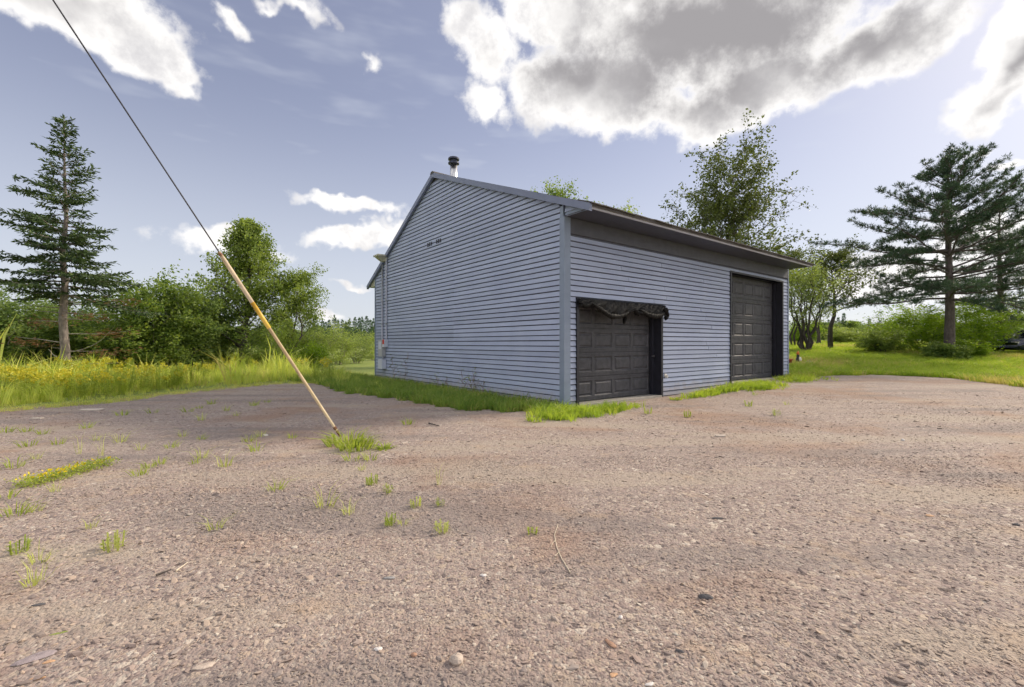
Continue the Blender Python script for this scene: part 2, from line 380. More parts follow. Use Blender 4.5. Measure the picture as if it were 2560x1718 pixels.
def pebble_mat():
    m, t = new_mat('pebble')
    oi = t.add('ShaderNodeObjectInfo')
    c = t.ramp(oi.outputs['Random'], [(0.0, (0.169, 0.135, 0.124)), (0.06, (0.248, 0.197, 0.178)), (0.30, (0.326, 0.248, 0.219)), (0.55, (0.376, 0.296, 0.259)), (0.75, (0.341, 0.292, 0.266)), (0.88, (0.433, 0.326, 0.254)), (0.96, (0.453, 0.381, 0.321)), (1.0, (0.581, 0.530, 0.458))])
    n = t.noise(t.add('ShaderNodeNewGeometry').outputs['Position'], 150.0, 3, .6)
    c = t.mix(t.math('MULTIPLY', n.outputs['Fac'], .3), c, (0.255, 0.204, 0.173, 1))
    c = earth_tint(t, c, t.add('ShaderNodeNewGeometry').outputs['Position'], .85)
    b = t.add('ShaderNodeBsdfPrincipled', Base_Color=c, Roughness=0.85); finish(t, b.outputs[0])
pebble_mat()
def ground_mat():
    m, t = new_mat('meadow_soil')
    p = t.add('ShaderNodeNewGeometry').outputs['Position']
    n = t.noise(p, 0.35, 5, .6); f = t.noise(p, 14.0, 4, .7)
    c = t.ramp(n.outputs['Fac'], [(0.35, (0.16, 0.23, 0.04)), (0.6, (0.25, 0.30, 0.06))])
    c = t.mix(t.smooth(f.outputs['Fac'], .5, .7), c, (0.16, 0.15, 0.06, 1))
    bp = t.add('ShaderNodeBump', Strength=.6, Distance=.05, Height=f.outputs['Fac'])
    b = t.add('ShaderNodeBsdfPrincipled', Base_Color=c, Roughness=.95, Normal=bp.outputs[0]); finish(t, b.outputs[0])
ground_mat()

# ------------------------------------------------------------------ ground and gravel yard
def axis(lo, hi, fine_lo, fine_hi, step):
    a = list(np.arange(fine_lo, fine_hi+1e-6, step)); g = step
    x = fine_hi
    while x < hi: g *= 1.25; x += g; a.append(x)
    g = step; x = fine_lo
    while x > lo: g *= 1.25; x -= g; a.insert(0, x)
    return np.array(a)
def grid_mesh(name, xs, ys, zf, keep=None):
    X, Y = np.meshgrid(xs, ys); Z = zf(X, Y); nx, ny = len(xs), len(ys)
    v = np.stack([X.ravel(), Y.ravel(), Z.ravel()], 1)
    i, j = np.meshgrid(np.arange(nx-1), np.arange(ny-1)); a = (j*nx+i).ravel()
    f = np.stack([a, a+1, a+nx+1, a+nx], 1)
    if keep is not None:
        cx = (X[:-1, :-1]+X[1:, 1:]).ravel()/2; cy = (Y[:-1, :-1]+Y[1:, 1:]).ravel()/2
        f = f[keep(cx, cy)]
        used = np.unique(f); mp = np.zeros(len(v), int); mp[used] = np.arange(len(used)); v = v[used]; f = mp[f]
    return mesh_np(name, v, f, True)
# yard outline in metres
YARD = np.array([(-9.6, 8.6), (-8.9, 9.6), (-8.6, 11.2), (-8.0, 13.2), (-7.2, 14.3), (-6.2, 14.2), (-5.4, 13.3), (-4.5, 12.1), (-3.35, 10.75), (-2.35, 9.85),
                 (-0.75, 8.55), (0.25, 8.1), (0.9, 7.95), (1.6, 8.2), (2.4, 8.9), (3.2, 9.75), (4.6, 11.2), (5.5, 11.9), (7.5, 13.3), (8.6, 14.0), (9.6, 14.9),
                 (11.0, 15.7), (12.8, 16.1), (14.0, 15.0), (13.6, 13.0), (13.1, 11.7), (14.4, 11.0), (22, 8.5), (40, 4), (40, -8), (-16, -8), (-14, 3), (-11.0, 6.8)])
YS = np.concatenate([np.linspace(YARD[i], YARD[i+1], 12) for i in range(10)]+[np.linspace(YARD[-1], YARD[0], 12), np.linspace(YARD[-2], YARD[-1], 12)])
def in_poly(x, y, P=YARD):
    x = np.asarray(x); y = np.asarray(y); ins = np.zeros(x.shape, bool); n = len(P); j = n-1
    for i in range(n):
        xi, yi = P[i]; xj, yj = P[j]
        c = ((yi > y) != (yj > y)) & (x < (xj-xi)*(y-yi)/((yj-yi) if yj != yi else 1e-9)+xi)
        ins ^= c; j = i
    return ins
g = link('ground', grid_mesh('ground', axis(-900, 900, -30, 40, .7), axis(-300, 1500, -6, 45, .7), lambda x, y: terrain(x, y)-0.012-0.10*in_poly(x, y)), M['meadow_soil'])
tag(g, kind='structure')
def wob(x, y): return 0.10*np.sin(3.1*x+1.3*y)+0.07*np.sin(7.3*x-5.1*y+1.0)+0.05*np.sin(13*x+11*y)
def in_yard(x, y): w = wob(x, y); return in_poly(x+w, y+w*.8)
def front_strip(x, y):      # apron of gravel right up to the doors
    t, s = ts(x, y); return (t > 0.3) & (t < 9.9) & (s > -1.3) & (s < 0.3)
yd = link('gravel_yard', grid_mesh('gravel_yard', np.arange(-14, 26, .16), np.arange(-6, 17, .16), lambda x, y: terrain(x, y), lambda x, y: in_yard(x, y) | front_strip(x, y)), M['gravel'])
tag(yd, kind='structure')

# ------------------------------------------------------------------ scatter (geometry nodes, for uncountable stuff only)
def scatter(name, pts, rot, scl, idx, sources, label, cat):
    me = bpy.data.meshes.new(name); n = len(pts); me.vertices.add(n); me.vertices.foreach_set('co', np.ascontiguousarray(pts, np.float32).ravel())
    a = me.attributes.new('rot', 'FLOAT_VECTOR', 'POINT'); a.data.foreach_set('vector', np.ascontiguousarray(rot, np.float32).ravel())
    a = me.attributes.new('scl', 'FLOAT', 'POINT'); a.data.foreach_set('value', np.asarray(scl, np.float32))
    a = me.attributes.new('idx', 'INT', 'POINT'); a.data.foreach_set('value', np.asarray(idx, np.int32))
    me.update()
    src = bpy.data.collections.new(name+'_kinds')
    for i, (m_) in enumerate(sources):
        src.objects.link(bpy.data.objects.new('%s_%02d' % (name, i), m_))
    o = link(name, me)
    ng = bpy.data.node_groups.new(name, 'GeometryNodeTree')
    ng.interface.new_socket('Geometry', in_out='INPUT', socket_type='NodeSocketGeometry')
    ng.interface.new_socket('Geometry', in_out='OUTPUT', socket_type='NodeSocketGeometry')
    nd, lk = ng.nodes, ng.links
    gi = nd.new('NodeGroupInput'); go = nd.new('NodeGroupOutput')
    ci = nd.new('GeometryNodeCollectionInfo'); ci.inputs['Collection'].default_value = src; ci.inputs['Separate Children'].default_value = True; ci.inputs['Reset Children'].default_value = True
    ip = nd.new('GeometryNodeInstanceOnPoints'); ip.inputs['Pick Instance'].default_value = True
    def attr(nm, ty):
        q = nd.new('GeometryNodeInputNamedAttribute'); q.data_type = ty; q.inputs['Name'].default_value = nm; return q.outputs[0]
    lk.new(gi.outputs[0], ip.inputs['Points']); lk.new(ci.outputs[0], ip.inputs['Instance'])
    lk.new(attr('idx', 'INT'), ip.inputs['Instance Index']); lk.new(attr('rot', 'FLOAT_VECTOR'), ip.inputs['Rotation']); lk.new(attr('scl', 'FLOAT'), ip.inputs['Scale'])
    lk.new(ip.outputs[0], go.inputs[0])
    md = o.modifiers.new('scatter', 'NODES'); md.node_group = ng
    tag(o, label, cat, kind='stuff'); return o

# ------------------------------------------------------------------ garage
LAP = 0.107
T_LEN, S_LEN = 10.13, 9.60
RZ0, RSL, S_R = 3.97, 0.388, 5.155
RZ = RZ0+RSL*S_R; BSL = 0.523
OV = 0.70                                     # front overhang
SOF = 3.66
def roof_z(s): return RZ0+RSL*s if s < S_R else RZ-BSL*(s-S_R)
GW = 0.0
garage = empty('garage', (C0[0], C0[1], 0.0))
tag(garage, 'blue grey lap sided garage with a steep gable end and two black doors', 'garage')
inv = Matrix.Translation((-C0[0], -C0[1], 0))
def L(t, s, z): return (U[0]*t+V[0]*s, U[1]*t+V[1]*s, z)     # garage local axes
# openings in the front wall: (t0, t1, z0, z1)
DS = (0.352, 3.093, -0.05, 2.085); DT = (6.367, 9.67, -0.05, 3.20)
gw = MB()
top = [(0, 0), (S_LEN, 0), (S_LEN, roof_z(S_LEN)-.05), (S_R, RZ-.05), (0, RZ0-.05)]
n0 = len(top)
for tt in (0.0, 0.10): gw.v += [L(tt, s, max(z, -.3) if z > 0 else -.3) for s, z in top]
gw.f += [tuple(range(n0)), tuple(reversed(range(n0, 2*n0)))]+[(i, i+n0, (i+1) % n0+n0, (i+1) % n0) for i in range(n0)]
gable = gw.build('gable_wall', M['backing'], garage)
def gable_lim(z):
    lo = 0.0 if z <= RZ0 else (z-RZ0)/RSL
    hi = min(S_LEN, S_R+(RZ-z)/BSL)
    return lo, hi
def plank_gable(z, za, lo_a, hi_a, lo_b, hi_b, out, name='siding_plank', parent=None):
    b = MB(); o1, o2 = out, out*0.5
    b.hexa([L(-o1, lo_a, z), L(0.002, lo_a, z), L(0.002, hi_a, z), L(-o1, hi_a, z), L(-o2, lo_b, za), L(0.002, lo_b, za), L(0.002, hi_b, za), L(-o2, hi_b, za)])
    return b.build(name, M['siding_paint'], parent)
k = -1
SEAM = 4.11
while True:
    z0 = k*LAP+0.022; z1 = (k+1)*LAP; k += 1
    if z1 > RZ-0.12: break
    lo_a, hi_a = gable_lim(z0+.07); lo_b, hi_b = gable_lim(z1+.07)
    lo_a = max(lo_a, .09) ; lo_b = max(lo_b, .09)
    j = random.uniform(-.003, .003)
    if lo_a < SEAM < hi_b:
        s2 = max(SEAM, lo_b)
        plank_gable(z0+j, z1, lo_a, SEAM-.002, lo_b, SEAM-.002, .030, parent=gable)
        plank_gable(z0-j, z1, SEAM, hi_a, SEAM, hi_b, .0265, parent=gable)
    else: plank_gable(z0+j, z1, lo_a, hi_a, lo_b, hi_b, .028, parent=gable)
# front wall
fw = MB()
fw.box(0, DS[0], 0, .10, -.3, SOF+.3, L); fw.box(DS[1], DT[0], 0, .10, -.3, SOF+.3, L); fw.box(DT[1], T_LEN, 0, .10, -.3, SOF+.3, L)
fw.box(DS[0], DS[1], 0, .10, DS[3], SOF+.3, L); fw.box(DT[0], DT[1], 0, .10, DT[3], SOF+.3, L)
fwall = fw.build('front_wall', M['backing'], garage)
def plank_front(z, za, t0, t1, out):
    b = MB(); o1, o2 = out, out*.5
    b.hexa([L(t0, -o1, z), L(t1, -o1, z), L(t1, .002, z), L(t0, .002, z), L(t0, -o2, za), L(t1, -o2, za), L(t1, .002, za), L(t0, .002, za)])
    return b.build('siding_plank', M['siding_paint'], fwall)
k = -1; rr = random.Random(3)
while True:
    z0 = k*LAP+.022; z1 = (k+1)*LAP; k += 1
    if z1 > SOF-.29: break
    segs = [(.125, T_LEN-.03)]
    for (a, b_, c, d) in (DS, DT):
        if z0 < d+.03:
            ns = []
            for (p, q) in segs:
                if b_ <= p or a >= q: ns.append((p, q)); continue
                if a-.06 > p: ns.append((p, a-.06))
                if b_+.06 < q: ns.append((b_+.06, q))
            segs = ns
    for (p, q) in segs:
        cuts = [p]
        x = p+rr.uniform(1.2, 3.6)
        while x < q-.5: cuts.append(x); x += rr.uniform(1.9, 3.7)
        cuts.append(q)
        for a, b_ in zip(cuts[:-1], cuts[1:]):
            jj = rr.uniform(-.004, .004); plank_front(z0+jj, z1, a+.002, b_-.002, .028+rr.uniform(-.006, .006))
# other two walls, never in sight but they close the room
ew = MB(); ew.v += [L(tt, s, z if z > 0 else -.3) for tt in (T_LEN-.10, T_LEN-.012) for s, z in top]
ew.f += [tuple(range(n0)), tuple(reversed(range(n0, 2*n0)))]+[(i, i+n0, (i+1) % n0+n0, (i+1) % n0) for i in range(n0)]
ew.build('end_wall', M['siding_paint'], garage)
MB().box(.10, T_LEN-.1, S_LEN-.10, S_LEN-.01, -.3, roof_z(S_LEN)-.06, L).build('back_wall', M['siding_paint'], garage)
# corner boards
def corner(t0, t1, s0, s1, z1): MB().box(t0, t1, s0, s1, -.25, z1, L).build('corner_board', M['trim'], garage)
corner(-.042, .125, -.042, .088, SOF-.004)
MB().box(-.044, -.004, -.012, .07, SOF-.002, RZ0-.10, L).build('corner_board', M['trim'], garage)
corner(T_LEN-.03, T_LEN+.035, -.036, .06, SOF-.004)
corner(-.036, .02, S_LEN-.045, S_LEN+.03, roof_z(S_LEN)-.1)
# roof: two slabs with ridge cap
rf = MB()
def slab(s0, s1, t0=-.10, t1=T_LEN+.10, th=.055, up=0.0):
    return [L(t0, s0, roof_z(s0)+up), L(t1, s0, roof_z(s0)+up), L(t1, s1, roof_z(s1-1e-6)+up), L(t0, s1, roof_z(s1-1e-6)+up),
            L(t0, s0, roof_z(s0)+up+th), L(t1, s0, roof_z(s0)+up+th), L(t1, s1, roof_z(s1-1e-6)+up+th), L(t0, s1, roof_z(s1-1e-6)+up+th)]
rf.hexa(slab(-OV-.03, S_R)); rf.hexa(slab(S_R, S_LEN+.66))
roof = rf.build('roof', M['shingle'], garage)
MB().hexa([L(-.115, S_R-.12, RZ+.012), L(T_LEN+.115, S_R-.12, RZ+.012), L(T_LEN+.115, S_R+.1, RZ+.006), L(-.115, S_R+.1, RZ+.006),
           L(-.115, S_R-.05, RZ+.075), L(T_LEN+.115, S_R-.05, RZ+.075), L(T_LEN+.115, S_R+.05, RZ+.075), L(-.115, S_R+.05, RZ+.075)]).build('ridge_cap', M['shingle'], roof)
# eave course of shingles, each tab a little off line
x = -.08; rs = random.Random(5)
while x < T_LEN+.05:
    w = .32+rs.uniform(-.02, .02); d = rs.uniform(0, .035); lift = rs.uniform(.0, .014)
    s0, s1 = -OV-.045-d, -OV+.28
    b = MB(); x1 = min(x+w-.006, T_LEN+.10)
    b.hexa([L(x, s0, roof_z(s0)+.050+lift), L(x1, s0, roof_z(s0)+.050+lift*.6), L(x1, s1, roof_z(s1)+.057), L(x, s1, roof_z(s1)+.057),
            L(x, s0, roof_z(s0)+.070+lift), L(x1, s0, roof_z(s0)+.070+lift*.6), L(x1, s1, roof_z(s1)+.072), L(x, s1, roof_z(s1)+.072)])
    b.build('shingle', M['shingle'], roof); x += w
# rake boards along the gable
def rake(s0, s1, t0=-.075, t1=-.032, h=.092, lift=.004, cut=0.0):
    b = MB(); z0, z1 = roof_z(s0)+lift, roof_z(s1-1e-6)+lift
    b.hexa([L(t0, s0, z0-h), L(t1, s0, z0-h), L(t1, s1, z1-h), L(t0, s1, z1-h), L(t0, s0, z0+.045), L(t1, s0, z0+.045), L(t1, s1, z1+.045), L(t0, s1, z1+.045)])
    b.v = b.v; return b.build('rake_board', M['rake_trim'], garage)
rake(-OV-.035, 2.7, -.108, -.034); rake(2.7, S_R, -.104, -.034, .090, .008); rake(S_R, S_LEN+.62, -.106, -.034)
# front eave box
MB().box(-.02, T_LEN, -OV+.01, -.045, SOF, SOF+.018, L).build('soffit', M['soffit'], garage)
MB().box(-.03, T_LEN+.02, -OV-.012, -OV+.012, SOF-.012, roof_z(-OV)-.004, L).build('fascia', M['fascia'], garage)
b = MB(); zz = SOF+.001
b.hexa([L(T_LEN-.02, -OV+.014, zz), L(T_LEN, -OV+.014, zz), L(T_LEN, -.04, zz), L(T_LEN-.02, -.04, zz), L(T_LEN-.02, -OV+.014, roof_z(-OV)-.01), L(T_LEN, -OV+.014, roof_z(-OV)-.01), L(T_LEN, -.04, roof_z(-.04)-.01), L(T_LEN-.02, -.04, roof_z(-.04)-.01)])
b.build('eave_return', M['trim'], garage)
er = MB(); zf = lambda s: roof_z(s)-.09
er.hexa([L(-.018, -OV+.02, SOF-.004), L(.01, -OV+.02, SOF-.004), L(.01, -.046, SOF-.004), L(-.018, -.046, SOF-.004), L(-.018, -OV+.02, SOF+.012), L(.01, -OV+.02, SOF+.012), L(.01, -.046, zf(0)), L(-.018, -.046, zf(0))])
eret = er.build('eave_return', M['trim'], garage)
for i in range(3):
    z0 = SOF+.075+i*.085; z1 = z0+.065
    sl = lambda z: (z-RZ0+.10)/RSL
    a0, a1 = max(-OV+.03, sl(z0)), max(-OV+.03, sl(z1))
    if a1 > -.07: break
    b = MB(); b.hexa([L(-.036, a0, z0), L(-.016, a0, z0), L(-.016, -.046, z0), L(-.036, -.046, z0), L(-.026, a1, z1), L(-.016, a1, z1), L(-.016, -.046, z1), L(-.026, -.046, z1)])
    b.build('siding_plank', M['siding_paint'], eret)
# rear eave box
b = MB(); ze = roof_z(S_LEN+.62)
b.hexa([L(-.03, S_LEN+.03, ze-.03), L(T_LEN, S_LEN+.03, ze-.03), L(T_LEN, S_LEN+.60, ze-.03), L(-.03, S_LEN+.60, ze-.03), L(-.03, S_LEN+.03, roof_z(S_LEN+.03)-.006), L(T_LEN, S_LEN+.03, roof_z(S_LEN+.03)-.006), L(T_LEN, S_LEN+.60, ze+.02), L(-.03, S_LEN+.60, ze+.02)])
b.build('eave_box', M['lamp_beige'], garage)
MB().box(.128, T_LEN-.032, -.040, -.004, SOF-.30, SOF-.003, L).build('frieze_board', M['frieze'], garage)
# slab edge under the doors
def door(dims, cols, rows, sill, rec, name_label, jam):
    t0, t1, z0, z1 = dims
    root = empty('garage_door'); root.parent = garage
    root['label'] = name_label
    zb = sill+.03
    H = (z1-.02)-zb; W_ = t1-t0
    # jambs and head casing
    for a, b_ in ((t0-.055, t0+.012), (t1-.012, t1+.055)):
        MB().box(a, b_, -.045, rec-.03, sill-.2, z1+.05, L).build('jamb', M['door_jamb'], root)
    MB().box(t0+.013, t1-.013, -.043, rec-.03, z1, z1+.048, L).build('head_casing', M['door_jamb'], root)
    MB().box(t1-.10, t1-.013, rec-.10, rec-.034, sill, z1-.002, L).build('door_track', M['door_jamb'], root)
    MB().box(t0+.013, t0+.10, rec-.10, rec-.034, sill, z1-.002, L).build('door_track', M['door_jamb'], root)
    MB().box(t0+.013, t1-.013, -.06, rec+.2, sill-.3, sill+.012, L).build('sill', M['concrete'], root)
    MB().box(t0+.02, t1-.02, rec+.03, rec+.05, zb, z1+.2, L).build('door_back', M['door_paint'], root)
    sh = H/rows
    for r in range(rows):
        a0, a1 = zb+r*sh, zb+(r+1)*sh-.010
        pm = sh*.17; g_ = .075
        pw = (W_-.10-g_*(cols+1))/cols; zs0, zs1 = a0+pm, a1-pm
        sec = MB(); f0, f1 = rec-.012, rec+.03
        sec.box(t0+.03, t1-.03, f0, f1, a0, zs0, L); sec.box(t0+.03, t1-.03, f0, f1, zs1, a1, L)
        xs_ = [t0+.05+g_+i*(pw+g_) for i in range(cols)]
        eds = [(t0+.03, xs_[0])]+[(xs_[i]+pw, xs_[i+1]) for i in range(cols-1)]+[(xs_[-1]+pw, t1-.03)]
        for p, q in eds: sec.box(p, q, f0+.0005, f1, zs0+.0005, zs1-.0005, L)
        for gk in (0.25, 0.6):   # pressed grooves in the rails
            sec.box(t0+.035, t1-.035, f0-.005, f0+.002, a0+pm*gk, a0+pm*(gk+.16), L)
            sec.box(t0+.035, t1-.035, f0-.005, f0+.002, a1-pm*(gk+.16), a1-pm*gk, L)
        sec.build('door_section', M['door_paint'], root)
        for xx in xs_:
            p = MB(); zc = [zs0, zs1]
            def ring(ins, dep): return [L(xx+ins, dep, zs0+ins), L(xx+pw-ins, dep, zs0+ins), L(xx+pw-ins, dep, zs1-ins), L(xx+ins, dep, zs1-ins)]
            rings = [ring(0, f0+.001), ring(.022, f0+.022), ring(.034, f0+.022), ring(.065, f0+.004)]
            for rg in rings: p.v += rg
            for q in range(3):
                for e in range(4): p.f.append((q*4+e, q*4+(e+1) % 4, q*4+4+(e+1) % 4, q*4+4+e))
            p.f.append((12, 13, 14, 15)); p.build('door_panel', M['door_paint'], root)
    return root
ds = door(DS, 4, 4, 0.03, 0.25, 'low black panelled garage door with torn plastic above it', 0)
dt = door(DT, 5, 5, 0.14, 0.26, 'tall black panelled garage door at the far end', 0)
b = MB().box(DS[1]-.10, DS[1]-.06, .10, .17, .93, .965, L); b.build('lock_handle', M['galvanised'], ds)
# flue
fx, fy = 0.78, 5.47
p0 = L(fx, fy, 0); fl = MB().lathe([(.107, 5.60), (.107, 6.62)], 24, (p0[0], p0[1], 0)).build('flue_pipe', M['galvanised'], garage, True)
fl.data.polygons.foreach_set('use_smooth', [len(p.vertices) == 4 for p in fl.data.polygons])
MB().lathe([(.10, 6.55), (.165, 6.565), (.165, 6.60), (.10, 6.635), (.10, 6.68), (.165, 6.685), (.168, 6.72), (.15, 6.745), (.04, 6.77)], 24, (p0[0], p0[1], 0)).build('flue_cap', M['dark_metal'], fl)
MB().lathe([(.20, 5.62), (.20, 5.86), (.115, 5.95)], 24, (p0[0], p0[1], 0)).build('flashing', M['dark_metal'], fl)
# two clusters of dark slots in the gable
for sc_ in (5.45, 4.92):
    b = empty('gable_vent'); b.parent = garage
    for i in (-1, 0, 1):
        q = MB(); s_ = sc_+i*.105; q.hexa([L(-.034, s_-.02, 4.02), L(-.012, s_-.02, 4.02), L(-.012, s_+.02, 4.02), L(-.034, s_+.02, 4.02), L(-.030, s_-.033, 4.125), L(-.01, s_-.033, 4.125), L(-.01, s_+.033, 4.125), L(-.030, s_+.033, 4.125)])
        q.build('vent_slot', M['door_jamb'], b)
# little white hose bib beside the low door
b = MB().box(3.20, 3.27, -.06, -.03, .47, .53, L); b.box(3.225, 3.245, -.11, -.05, .44, .50, L); b.build('hose_bib', M['white_paint'], garage)

# ------------------------------------------------------------------ electrical service on the gable
es = empty('electric_service', Wp(0, 8.8, 0.4)); es_l = Vector(es.location)
tag(es, 'grey electric meter boxes and two conduits running up the gable wall', 'electric meter')
def G(t, s, z): p = Wp(t, s, z); return (p[0]-es_l.x, p[1]-es_l.y, p[2]-es_l.z)
mb_ = MB().box(-.16, -.03, 8.64, 8.98, .80, 1.36, G).build('meter_box', M['box_grey'], es)
MB().box(-.168, -.162, 8.69, 8.93, 1.05, 1.31, G).build('meter_cover', M['box_pale'], mb_)
MB().box(-.155, -.03, 8.44, 8.62, 1.12, 1.38, G).build('breaker_box', M['box_pale'], es)
MB().box(-.160, -.1565, 8.46, 8.60, 1.22, 1.37, G).build('warning_sticker', M['red_label'], es)
MB().box(-.18, -.03, 8.60, 8.95, .38, .70, G).build('lower_box', M['box_pale'], es)
MB().tube([G(-.06, 8.80, .70), G(-.06, 8.80, .80)], .022, 8).build('nipple', M['conduit'], es)
MB().tube([G(-.06, 8.86, 1.36), G(-.06, 8.86, 4.02)], .026, 10).build('conduit', M['conduit'], es, True)
MB().tube([G(-.06, 8.50, 1.38), G(-.06, 8.50, 4.10), G(-.06, 8.62, 4.22)], .024, 10).build('conduit', M['conduit'], es, True)
for zz in (1.9, 2.7, 3.5):
    for s_ in (8.86, 8.50): MB().box(-.09, -.02, s_-.04, s_+.04, zz, zz+.03, G).build('strap', M['galvanised'], es)
lt = empty('yard_light', Wp(-.05, 8.62, 4.15)); tl = Vector(lt.location)
tag(lt, 'beige yard light bracket high at the left edge of the gable', 'light')
def G2(t, s, z): p = Wp(t, s, z); return (p[0]-tl.x, p[1]-tl.y, p[2]-tl.z)
MB().hexa([G2(-.20, 8.60, 4.02), G2(-.04, 8.52, 4.02), G2(-.04, 8.78, 4.02), G2(-.20, 8.70, 4.02), G2(-.36, 8.50, 4.17), G2(-.04, 8.45, 4.17), G2(-.04, 8.85, 4.17), G2(-.36, 8.80, 4.17)]).build('lamp_housing', M['lamp_beige'], lt)
MB().box(-.38, -.035, 8.44, 8.86, 4.175, 4.23, G2).build('lamp_hood', M['lamp_beige'], lt)

# ------------------------------------------------------------------ torn plastic over the low door
def noise1(x, seed=0): return math.sin(x*3.1+seed)+.6*math.sin(x*7.7+seed*2.1)+.4*math.sin(x*17.3+seed*.7)
tp = empty('plastic_sheet', Wp(1.7, -.05, 1.7)); tpl = Vector(tp.location)
tag(tp, 'crumpled black plastic sheet bunched along the top of the low door', 'plastic sheet')
def G3(t, s, z): p = Wp(t, s, z); return (p[0]-tpl.x, p[1]-tpl.y, p[2]-tpl.z)
hang = [(.30, 1.90), (.50, 1.94), (.62, 2.00), (.85, 1.86), (1.05, 1.72), (1.15, 1.69), (1.35, 1.66), (1.55, 1.69), (1.72, 1.74), (1.80, 1.84), (1.95, 1.87), (2.08, 1.78), (2.2, 1.86), (2.4, 1.78), (2.65, 1.72), (2.85, 1.74), (3.0, 1.80), (3.14, 1.80)]
ht_, hz_ = zip(*hang)
nt, nz = 120, 14; vv = []; ff = []
for i in range(nt):
    t_ = .30+(3.14-.30)*i/(nt-1); zl = 2.125+(np.interp(t_, ht_, hz_)-2.125)*.78
    for j in range(nz):
        f = j/(nz-1); z_ = 2.125+(zl-2.125)*f
        fold = .022*noise1(t_*5.0+f*2.0, 1)*(.3+f)+.012*noise1(t_*13+f*4, 4)+.008*noise1(t_*31+f*9, 2)
        vv.append(G3(t_+.015*noise1(f*4+t_*3, 3), -.075-.03*math.sin(math.pi*f)+fold-.03*f, z_+.012*noise1(t_*9, 5)*f))
for i in range(nt-1):
    for j in range(nz-1): a = i*nz+j; ff.append((a, a+1, a+nz+1, a+nz))
link('sheet', mesh_np('sheet', np.array(vv), ff, True), M['plastic_black'], tp).modifiers.new('thickness', 'SOLIDIFY').thickness = .004
def swag(pts, r, seed, nm):
    q = MB(); P = []
    pts = np.array(pts); n = 46
    for i in range(n):
        f = i/(n-1)*(len(pts)-1); k_ = min(int(f), len(pts)-2); w = f-k_; P.append(pts[k_]*(1-w)+pts[k_+1]*w)
    b0 = len(q.v); m_ = 16
    for i, p in enumerate(P):
        e = math.sin(math.pi*min(1, max(0, i/(n-1))))**.35
        for k_ in range(m_):
            an = 2*math.pi*k_/m_; rr_ = r*e*(1+.22*noise1(i*.55+math.cos(an)*1.3, seed)+.16*noise1(i*1.3+math.sin(an)*2.2, seed+2))
            q.v.append(G3(p[0], p[1]+rr_*.8*math.cos(an), 2.125+(p[2]-2.125)*.80+rr_*math.sin(an)))
    for i in range(n-1):
        for k_ in range(m_): k2 = (k_+1) % m_; q.f.append((i*m_+k_, i*m_+k2, (i+1)*m_+k2, (i+1)*m_+k_))
    q.build(nm, M['plastic_black'], tp, True)
swag([(.62, -.13, 2.02), (.85, -.14, 1.90), (1.08, -.14, 1.76), (1.2, -.15, 1.72), (1.45, -.15, 1.72), (1.68, -.15, 1.80), (1.78, -.12, 1.86)], .045, 1, 'rolled_hem')
swag([(.33, -.12, 2.02), (.42, -.13, 1.94), (.55, -.13, 1.97), (.66, -.12, 2.06)], .05, 3, 'rolled_hem')
swag([(1.95, -.12, 1.96), (2.06, -.13, 1.86), (2.14, -.12, 1.80)], .05, 5, 'torn_flap')
swag([(2.18, -.12, 1.95), (2.4, -.14, 1.83), (2.65, -.15, 1.78), (2.9, -.14, 1.81), (3.06, -.13, 1.88)], .048, 7, 'rolled_hem')
swag([(3.05, -.10, 2.05), (3.13, -.13, 1.96), (3.17, -.13, 1.84), (3.13, -.11, 1.72)], .065, 9, 'rolled_hem')
swag([(1.66, -.10, 1.80), (1.67, -.11, 1.68), (1.66, -.09, 1.56)], .05, 11, 'torn_flap')

# ------------------------------------------------------------------ guy wire with its guards
A = Vector((-2.29, 6.05, 0.02)); Dg = Vector((-1.123, -.75, 2.287))
gwr = empty('guy_wire', tuple(A)); tag(gwr, 'slanting utility guy wire in a tan and yellow plastic guard', 'guy wire')
def gp(k): return tuple(Dg*k)
MB().tube([gp(-.06), gp(.05)], .017, 8).build('anchor_rod', M['rust'], gwr)
MB().tube([gp(.05), gp(1.5), gp(3.2), gp(6.0)], .0085, 6).build('cable', M['wire'], gwr)
MB().tube([gp(.03), gp(.2), gp(.635)], [.017, .019, .020], 14).build('lower_guard', M['pvc_pale'], gwr, True)
MB().tube([gp(.615), gp(.75)], [.0245, .0245], 14).build('yellow_sleeve', M['pvc_yellow'], gwr, True)
for kk in (.985, .045):
    q = Vector(gp(kk)); MB().tube([q-Dg*.008, q+Dg*.008], .021, 8).build('clamp', M['rust'], gwr)
MB().tube([gp(.75), gp(.96), gp(1.0)], [.0235, .0235, .017], 14).build('upper_guard', M['pvc_tan'], gwr, True)

# ------------------------------------------------------------------ trees
def tubes_np(paths, radii, n=5):
    """many tapering tubes as one vertex/face array"""
    V_, F_ = [], []; b = 0
    ang = np.arange(n)*2*math.pi/n
    for P, r in zip(paths, radii):
        P = np.asarray(P, float); m = len(P)
        d = np.gradient(P, axis=0); d /= np.linalg.norm(d, axis=1, keepdims=True)+1e-9
        ref = np.array([0, 0, 1.0]) if abs(d[0, 2]) < .9 else np.array([1.0, 0, 0])
        a = np.cross(d, ref); a /= np.linalg.norm(a, axis=1, keepdims=True)+1e-9; c = np.cross(d, a)
        r = np.asarray(r, float)[:, None, None]
        V_.append((P[:, None, :]+(a[:, None, :]*np.cos(ang)[None, :, None]+c[:, None, :]*np.sin(ang)[None, :, None])*r).reshape(-1, 3))
        i, k_ = np.meshgrid(np.arange(m-1), np.arange(n), indexing='ij'); k2 = (k_+1) % n
        F_.append(np.stack([b+i*n+k_, b+i*n+k2, b+(i+1)*n+k2, b+(i+1)*n+k_], -1).reshape(-1, 4)); b += m*n
    return np.concatenate(V_), np.concatenate(F_)
